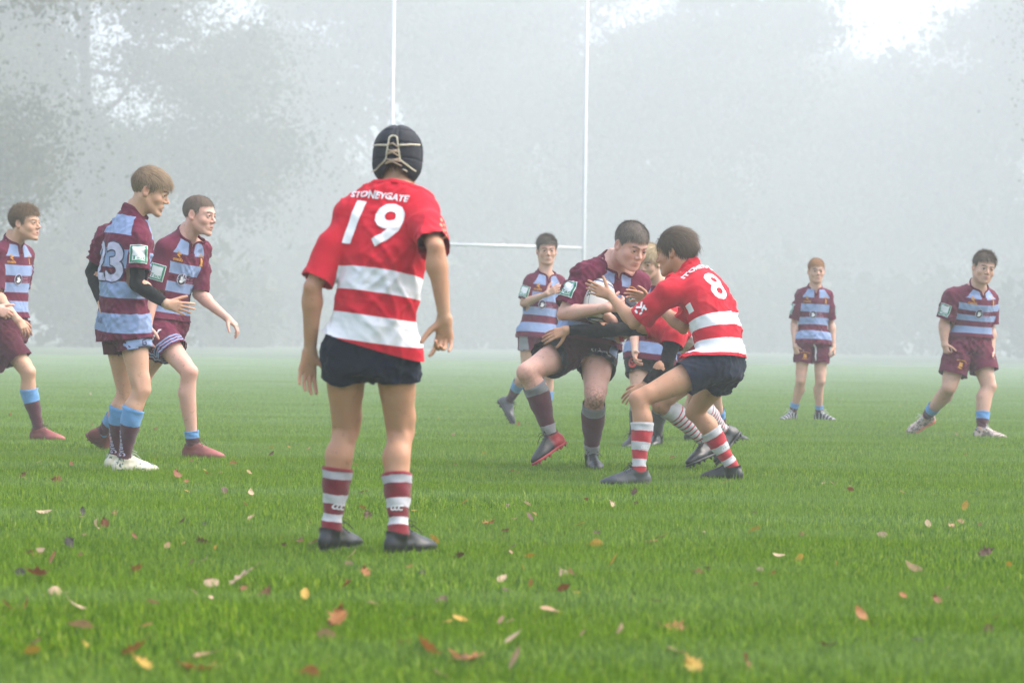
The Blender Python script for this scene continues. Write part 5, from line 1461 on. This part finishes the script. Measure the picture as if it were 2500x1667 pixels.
      head=dict(f=(-.42, -.86, -.28), u=(0, -.2, 1), mouth=.4), hair=('blond', 'blond'), post=post7),
 dict(id='hidden', D=15.7, seed=31, kit='maroon', skin='fair', hip=left_of(-60), h=0.013, hh=.005, hd=0.007, jh=.011, hem=-.02, cuff=.8, shorts='maroon', shem=.55,
      label="player almost hidden behind the crouching number 8, one blue topped sock and boot showing",
      J=dict(pel=(1700, 852), neck=(1690, 705, -.2), head=(1672, 652, -.28), sL=(1728, 728, -.1), sR=(1668, 726, -.25), eL=(1740, 800, -.05), eR=(1672, 800, -.2), wL=(1730, 850, -.2), wR=(1690, 850, -.3),
             kL=(1745, 955, .0), kR=(1694, 962, -.15), aL=(1765, 1050, .25), aR=(1690, 1056, .0)),
      footL=('flat', -20), footR=('flat', -22), sock=('sky', .5), boots=('black', 'black', 'black'),
      head=dict(f=(-.3, -.9, -.3), u=(0, -.2, 1)), hair=('short', 'brown')),
 dict(id='edge', D=12.6, seed=41, kit='maroon', skin='pink', hip=left_of(-20), h=.013, hh=.0045, hd=.007, jh=.013, hem=-.1, cuff=.8, shorts='maroon', shem=.5, prints='', patch='',
      label="player standing just outside the left edge, only his clenched fist in view",
      J=dict(pel=(-95, 806), neck=(-86, 575, 0), head=(-60, 520, -.02), sL=(-62, 600, .16), sR=(-112, 606, -.16), eL=(-70, 712, .15), eR=(-88, 712, -.22), wL=(-40, 760, -.05), wR=(-12, 752, -.22),
             kL=(-100, 950, .15), kR=(-85, 950, -.15), aL=(-120, 1105, .2), aR=(-88, 1110, -.15)),
      handR=dict(d=(.8, .0, -.35), n=(.1, .9, -.3), curl=[0, .75, .8, .85, .9]), footL=('flat', -15), footR=('flat', -15), sock=('sky', .3), boots=('black', 'black', 'black'),
      head=dict(f=(.95, -.25, 0), u=(0, 0, 1)), hair=('short', 'brown')),
 dict(id='ginger', D=20.3, seed=34, kit='maroon', skin='fair', b=.92, hip=left_of(-86), h=0.012, hh=.0045, hd=0.0046, jh=.011, hem=-.12, cuff=.82, shorts='maroon', shem=.58, hsc=1.07, vneck=True,
      label="slim ginger haired player standing upright, faint in the fog",
      J=dict(pel=(1984, 828), neck=(1990, 703, .02), head=(1993, 662, -.02), sL=(2019, 722, .02), sR=(1956, 721, 0), eL=(2030, 792, .03), eR=(1938, 790, .03), wL=(2035, 846, -.04), wR=(1941, 844, -.06),
             kL=(2002, 930, -.04), kR=(1955, 928, -.04), aL=(2000, 1018, .05), aR=(1935, 1014, .08)),
      handL=dict(d=(.05, -.15, -1), n=(-.9, .3, 0), curl=.8), handR=dict(d=(.25, -.15, -1), n=(.7, .6, 0), curl=.6), footL=('flat', -50), footR=('flat', -130), sock=dict(L=('sky_rolled', .76), R=('sky_rolled', .70)), boots=('black_white', 'black', 'white'),
      head=dict(f=(.05, -1, -.04), u=(0, 0, 1)), hair=('crop', 'ginger'), post=post10),
 dict(id='heavy', D=17.1, seed=37, kit='maroon', skin='fair', b=1.20, hip=left_of(-74), h=0.011, hh=.0042, hd=0.0042, jh=.0105, hem=.10, cuff=.80, shorts='maroon', shem=dict(L=.66, R=.72), hsc=1.16, vneck=True, bulge=.03, nk=.92,
      label="heavily built player at the right edge, standing with his legs apart",
      J=dict(pel=(2366, 838, .03), neck=(2386, 700, -.04), head=(2402, 655, -.12), sL=(2412, 728, .06), sR=(2326, 726, -.08), eL=(2417, 806, .06), eR=(2304, 790, -.06), wL=(2420, 858, -.02), wR=(2306, 838, -.10),
             kL=(2412, 942, -.06), kR=(2318, 945, -.06), aL=(2396, 1044, -.15), aR=(2262, 1016, .26)),
      handR=dict(d=(.2, -.2, -1), n=(.8, .5, 0), curl=1.0), footL=('flat', -22), footR=('toe', 2216, 1056, .30, (-.3, -.6, .7)), sock=dict(L=('sky_rolled', .62), R=('sky_rolled', .68)), boots=('pink', 'orange', 'white'),
      head=dict(f=(.12, -1, -.12), u=(.18, -.1, 1), fat=.6), hair=('quiff', 'crew'), patch='R', patchn={'R': (-.6, -.8, 0)}, post=shorts_crest('R', (.2, -1, 0), .52)),
]
PEOPLE = {}
for c_ in CAST:
    PEOPLE[c_['id']] = person(c_)

# ------------------------------------------------------------------ the ball
def build_ball():
    ctr = px(1462, 734, 12.01); ax = unit(px(1446, 784, 11.98) - px(1472, 680, 12.06)) * -1
    root = empty("rugby_ball", tuple(map(float, ctr))); tag(root, "white rugby ball with navy swirls held against the ball carrier's chest", "ball")
    z = ax; x = unit(np.cross([0, 1., 0], z)); y = np.cross(z, x); M = np.stack([x, y, z], 1)
    V, F = [], []; n, m = 36, 32
    a, b = .142, .094
    def surf(u, ph, off=0.0):
        zz = a * math.sin(u); rr = b * math.cos(u) ** .92
        return np.array([rr * math.cos(ph), rr * math.sin(ph), zz]) * (1 + off / b)
    for i in range(n + 1):
        u = -PI / 2 + PI * i / n; u = max(-1.566, min(1.566, u))
        for k in range(m): V.append(M @ surf(u, 2 * PI * k / m))
    for i in range(n):
        for k in range(m): F.append((i * m + k, i * m + (k + 1) % m, (i + 1) * m + (k + 1) % m, (i + 1) * m + k))
    t = NT("ball_rubber"); c = t.mix(t.math('MULTIPLY', t.noise(t.pos(), 16, 3), .4), (.72, .70, .66), (.45, .45, .33))
    t.bsdf(c, .45, Normal=t.bump(t.noise(t.pos(), 700, 1), .3, .001))
    mesh_obj("casing", V, np.array(F), t.m, root)
    ball_navy = plain("ball_navy", (.02, .03, .16), .45, .1); ball_green = plain("ball_green", (.30, .36, .10), .45, .1); ball_black = plain("ball_black", (.015, .015, .02), .45, .1)
    def ribbon(name, pts, w, mat):          # pts in (latitude, longitude)
        RV, RF = [], []; pts = np.array(pts)
        for i, (u, p) in enumerate(pts):
            d = pts[min(i + 1, len(pts) - 1)] - pts[max(i - 1, 0)]; d = d * np.array([a, b]); nrm = np.array([-d[1], d[0]]) / (np.linalg.norm(d) + 1e-9)
            for s in (1, -1): RV.append(M @ surf(u + s * nrm[0] * w / a, p + s * nrm[1] * w / (b * max(.25, math.cos(u))), .0008))
        for i in range(len(pts) - 1): RF.append((2 * i, 2 * i + 1, 2 * i + 3, 2 * i + 2))
        mesh_obj(name, RV, RF, mat, root)
    face = math.atan2(*( (M.T @ np.array([0, -1., 0]))[[1, 0]] ))      # longitude turned to the camera
    for s in (1, -1):
        for j, (u0, w_) in enumerate(((1.22, .006), (1.02, .008), (.82, .007))):
            ribbon("swirl", [(s * (u0 + .14 * math.sin(q * 3.1 + j)), face - 1.5 + 3.0 * q) for q in np.linspace(0, 1, 26)], w_, ball_navy)
        ribbon("swirl", [(s * (.92 + .14 * math.sin(q * 3.1 + .6)), face - 1.3 + 2.6 * q) for q in np.linspace(0, 1, 22)], .0035, ball_green)
    for q in (face - .75, face + .80): ribbon("panel_seam", [(u, q) for u in np.linspace(-1.45, 1.45, 30)], .0011, ball_black)
    for k in range(4): ribbon("maker_letter", [(-.05 + .14 * k, face - .98), (.03 + .14 * k, face - .86), (-.02 + .14 * k, face - .74)], .0045, ball_black)
    q0 = face - .10; u0 = -.78
    ribbon("size_mark", [(u0 - .10, q0 - .12), (u0 + .10, q0 - .12), (u0 + .10, q0 + .12), (u0 - .10, q0 + .12), (u0 - .10, q0 - .12)], .004, ball_black)
    ribbon("size_mark", [(u0 - .02, q0 - .03), (u0 + .02, q0 + .03)], .006, ball_black)
build_ball()

# =================================================================== fallen leaves
def leaf_mesh(name, kind, seed, mat):
    """A small curled leaf: a pointed oval, or a lobed one, with a mid rib and a stalk."""
    r = np.random.default_rng(seed); n = 17
    if kind == 'oval': out = [(math.sin(t_ * PI) ** .8 * .36 * (1 - .25 * t_), t_) for t_ in np.linspace(0, 1, n)]
    else:
        key = [(0, 0), (.10, .04), (.30, .02), (.20, .16), (.46, .22), (.30, .34), (.52, .52), (.26, .52), (.30, .72), (.14, .68), (.0, 1.0)]
        out = key; n = len(key)
    V, F = [], []; cl, cw = r.uniform(-.5, 1.3), r.uniform(.2, 1.1); tw = r.uniform(-.5, .5)
    def bend(x, y):
        a = cl * (y - .4); z = .42 * cw * x * x * 2.2 + .30 * abs(cl) * (y - .4) ** 2 * 2 + tw * x * (y - .4) + r.normal(0, .006)
        return (x, y * math.cos(a * .3), z)
    for x, y in out: V += [bend(-x, y), bend(-x * .5, y), bend(0, y), bend(x * .5, y), bend(x, y)]
    for i in range(n - 1):
        for k in range(4): F.append((i * 5 + k, i * 5 + k + 1, (i + 1) * 5 + k + 1, (i + 1) * 5 + k))
    b = len(V)
    for y, w in ((0, .012), (-.15, .010), (-.32, .014)): V += [(-w, y, .02 + y * y * .5), (w, y, .02 + y * y * .5)]
    F += [(b, b + 1, b + 3, b + 2), (b + 2, b + 3, b + 5, b + 4)]
    me = bpy.data.meshes.new(name); me.from_pydata([tuple(map(float, v)) for v in V], [], F); me.materials.append(mat); me.validate()
    for p in me.polygons: p.use_smooth = True
    return me
LCOL = {"pale buff": (.58, .40, .25), "yellow": (.50, .30, .03), "orange": (.38, .15, .035), "tan": (.42, .25, .12), "brown": (.12, .06, .03), "russet": (.26, .09, .03), "dark": (.035, .028, .02)}
def leaf_mat(nm, c):
    t = NT("leaf_" + nm.replace(" ", "_")); o = t.n("TexCoord").outputs['Object']
    sp_ = t.ramp(t.noise(o, 6, 4, .6), [(.45, (0, 0, 0)), (.7, (1, 1, 1))]); cc = t.mix(t.math('MULTIPLY', sp_, .6), c, tuple(x * .35 for x in c))
    bsd = t.n("BsdfPrincipled"); t.put(bsd.inputs['Base Color'], cc); bsd.inputs['Roughness'].default_value = .6
    tl = t.n("BsdfTranslucent"); t.put(tl.inputs[0], cc); mx = t.n("MixShader"); mx.inputs[0].default_value = .25
    t.t.links.new(bsd.outputs[0], mx.inputs[1]); t.t.links.new(tl.outputs[0], mx.inputs[2]); t.t.links.new(mx.outputs[0], t.out.inputs[0]); return t.m
LM = {k: leaf_mat(k, v) for k, v in LCOL.items()}
LMESH = {}
for k in LCOL:
    for kd in ('oval', 'lobed'):
        for j in range(3): LMESH[k, kd, j] = leaf_mesh("fallen_leaf", kd, len(LMESH) * 7 + 3, LM[k])
lrng = np.random.default_rng(77)
def ground_at(x, y):
    y0 = 833.5 + (x - 1250) * math.tan(ROLL); d = FPX * CAM_H / (y - y0); p = px(x, y, d); return p
# (photo column, row, size in cm, colour, shape) of the leaves that can be told apart
BIG = [(1230, 1592, 7, "pale buff", 'oval'), (1062, 1618, 11, "orange", 'lobed'), (1175, 1637, 12, "orange", 'lobed'), (1055, 1662, 9, "pale buff", 'lobed'), (1243, 1660, 7, "tan", 'oval'), (1625, 1548, 9, "orange", 'lobed'), (1475, 1565, 8, "brown", 'oval'),
       (560, 1443, 15, "pale buff", 'lobed'), (535, 1445, 7, "pale buff", 'oval'), (158, 1462, 8, "pale buff", 'oval'), (212, 1515, 8, "pale buff", 'oval'), (230, 1560, 8, "tan", 'oval'), (85, 1425, 11, "russet", 'lobed'), (128, 1265, 8, "pale buff", 'oval'),
       (238, 1310, 7, "pale buff", 'oval'), (258, 1302, 6, "russet", 'lobed'), (550, 1294, 7, "pale buff", 'oval'), (615, 1224, 5, "pale buff", 'oval'), (605, 1279, 6, "pale buff", 'lobed'), (752, 1350, 7, "tan", 'oval'), (642, 1356, 5, "tan", 'oval'), (790, 1335, 5, "orange", 'oval'),
       (1180, 1299, 8, "orange", 'lobed'), (1370, 1413, 7, "pale buff", 'oval'), (1486, 1398, 7, "yellow", 'oval'), (1308, 1374, 5, "yellow", 'oval'), (1275, 1404, 4, "yellow", 'oval'), (1402, 1420, 6, "tan", 'oval'), (1395, 1461, 4, "yellow", 'oval'), (1360, 1462, 5, "russet", 'oval'), (1252, 1458, 7, "brown", 'oval'),
       (1605, 1335, 8, "orange", 'lobed'), (1440, 1347, 6, "yellow", 'oval'), (1404, 1296, 6, "yellow", 'oval'), (1545, 1224, 6, "brown", 'lobed'), (1374, 1261, 5, "brown", 'oval'), (1250, 1162, 6, "orange", 'lobed'), (1346, 1176, 4, "pale buff", 'oval'), (1126, 1242, 5, "yellow", 'oval'), (900, 1281, 6, "brown", 'lobed'),
       (1822, 1312, 9, "yellow", 'oval'), (1720, 1314, 4, "pale buff", 'oval'), (2171, 1322, 6, "pale buff", 'oval'), (2253, 1408, 8, "pale buff", 'oval'), (1864, 1409, 5, "pale buff", 'oval'), (1877, 1418, 4, "orange", 'oval'), (1918, 1377, 6, "pale buff", 'oval'), (1963, 1380, 7, "yellow", 'oval'), (1855, 1442, 5, "orange", 'oval'), (1966, 1319, 5, "russet", 'lobed'),
       (2268, 1298, 5, "pale buff", 'oval'), (2320, 1298, 5, "tan", 'lobed'), (2068, 1195, 5, "pale buff", 'oval'), (2040, 1195, 6, "tan", 'lobed'), (2205, 1213, 5, "orange", 'oval'), (2086, 1211, 5, "russet", 'oval'), (1580, 1480, 9, "brown", 'oval'), (1365, 1520, 8, "tan", 'oval'), (2390, 1376, 8, "brown", 'lobed'), (2352, 1262, 6, "yellow", 'oval'),
       (432, 1180, 8, "russet", 'lobed'), (152, 1186, 9, "russet", 'lobed'), (460, 1212, 6, "yellow", 'oval'), (550, 1216, 6, "brown", 'oval'), (65, 1180, 4, "pale buff", 'oval'), (195, 1275, 5, "pale buff", 'lobed'), (80, 1370, 7, "orange", 'oval'), (160, 1350, 7, "dark", 'lobed'), (122, 1395, 6, "orange", 'oval'),
       (300, 1630, 10, "orange", 'lobed'), (515, 1655, 13, "orange", 'lobed'), (365, 1660, 8, "yellow", 'lobed'), (735, 1665, 8, "orange", 'oval'), (470, 1632, 8, "tan", 'oval'), (820, 1556, 9, "orange", 'lobed'), (820, 1575, 6, "tan", 'oval'), (740, 1480, 6, "yellow", 'oval'), (640, 1462, 7, "russet", 'lobed'), (88, 1625, 7, "yellow", 'oval'), (510, 1340, 8, "brown", 'lobed'),
       (1705, 1660, 7, "yellow", 'lobed'), (1828, 1645, 7, "russet", 'oval'), (2118, 1540, 6, "orange", 'oval'), (1680, 1614, 7, "tan", 'oval'), (2005, 1603, 7, "brown", 'lobed'), (2400, 1560, 6, "brown", 'oval')]
SIZEW = lambda s: "tiny" if s < 4.5 else "small" if s < 6.5 else "broad" if s < 9.5 else "large"
ANCH = [("near the left boot of number 19", 800, 1350), ("near the right boot of number 19", 985, 1360), ("below the pale boots of number 23", 300, 1160), ("before the crew cut player's boot", 520, 1125), ("below the curly player's boot", 110, 1090), ("before the front boot of number 8", 1560, 1195),
        ("before the rear boot of number 8", 1800, 1180), ("below the ball carrier's boots", 1400, 1150), ("below the ginger player", 1970, 1040), ("below the heavily built player", 2350, 1090), ("in the lower left corner", 150, 1600), ("at the bottom edge below number 19", 1000, 1620), ("at the bottom edge, middle", 1450, 1600),
        ("in the lower right corner", 2350, 1580), ("in the left foreground", 420, 1420), ("in the grass right of number 19", 1330, 1380), ("in the open right foreground", 1900, 1400), ("at the right edge of the grass", 2430, 1280), ("at the left edge of the grass", 60, 1330)]
def where(x, y): return min(ANCH, key=lambda a: (a[1] - x) ** 2 + ((a[2] - y) * 1.6) ** 2)[0]
used = {}
def leaf(x, y, cm, col, kd, many=False):
    p = ground_at(x, y); me = LMESH[col, kd, int(lrng.integers(0, 3))]
    o = bpy.data.objects.new("fallen_leaf", me); COL.objects.link(o)
    s = cm / 100 * (.88 if kd == 'oval' else .80); o.scale = (s * lrng.uniform(.85, 1.2), s, s * lrng.uniform(.8, 1.2))
    o.location = (p[0], p[1], .022 + lrng.uniform(-.005, .010))
    o.rotation_euler = (lrng.normal(.25, .5), lrng.normal(0, .5), lrng.uniform(0, 2 * PI))
    shape = "pointed" if kd == 'oval' else "lobed"
    lab = f"{SIZEW(cm)} {shape} {col} fallen leaf {where(x, y)}"
    tag(o, lab, "leaf", "fallen autumn leaves on the grass")
    used.setdefault(lab, []).append((x, y, o))
for b_ in BIG: leaf(*b_)
names = list(LCOL); pr_ = np.array([.15, .13, .14, .17, .18, .14, .09])
for i in range(208):
    yy = 905 + 700 * lrng.random() ** 1.25; xx = lrng.uniform(15, 2485)
    if lrng.random() < .25: xx = lrng.uniform(20, 1300)
    leaf(xx, yy, lrng.uniform(3, 6), names[lrng.choice(7, p=pr_)], 'oval' if lrng.random() < .6 else 'lobed')
for lab, L in used.items():          # leaves alike and close together: told apart by their order
    if len(L) > 1:
        L.sort(key=lambda q: q[0])
        words = ["leftmost", "second", "third", "fourth", "fifth", "sixth"]
        for k, (x, y, o) in enumerate(L): o['label'] = (words[k] if k < len(L) - 1 else "rightmost") + " " + lab
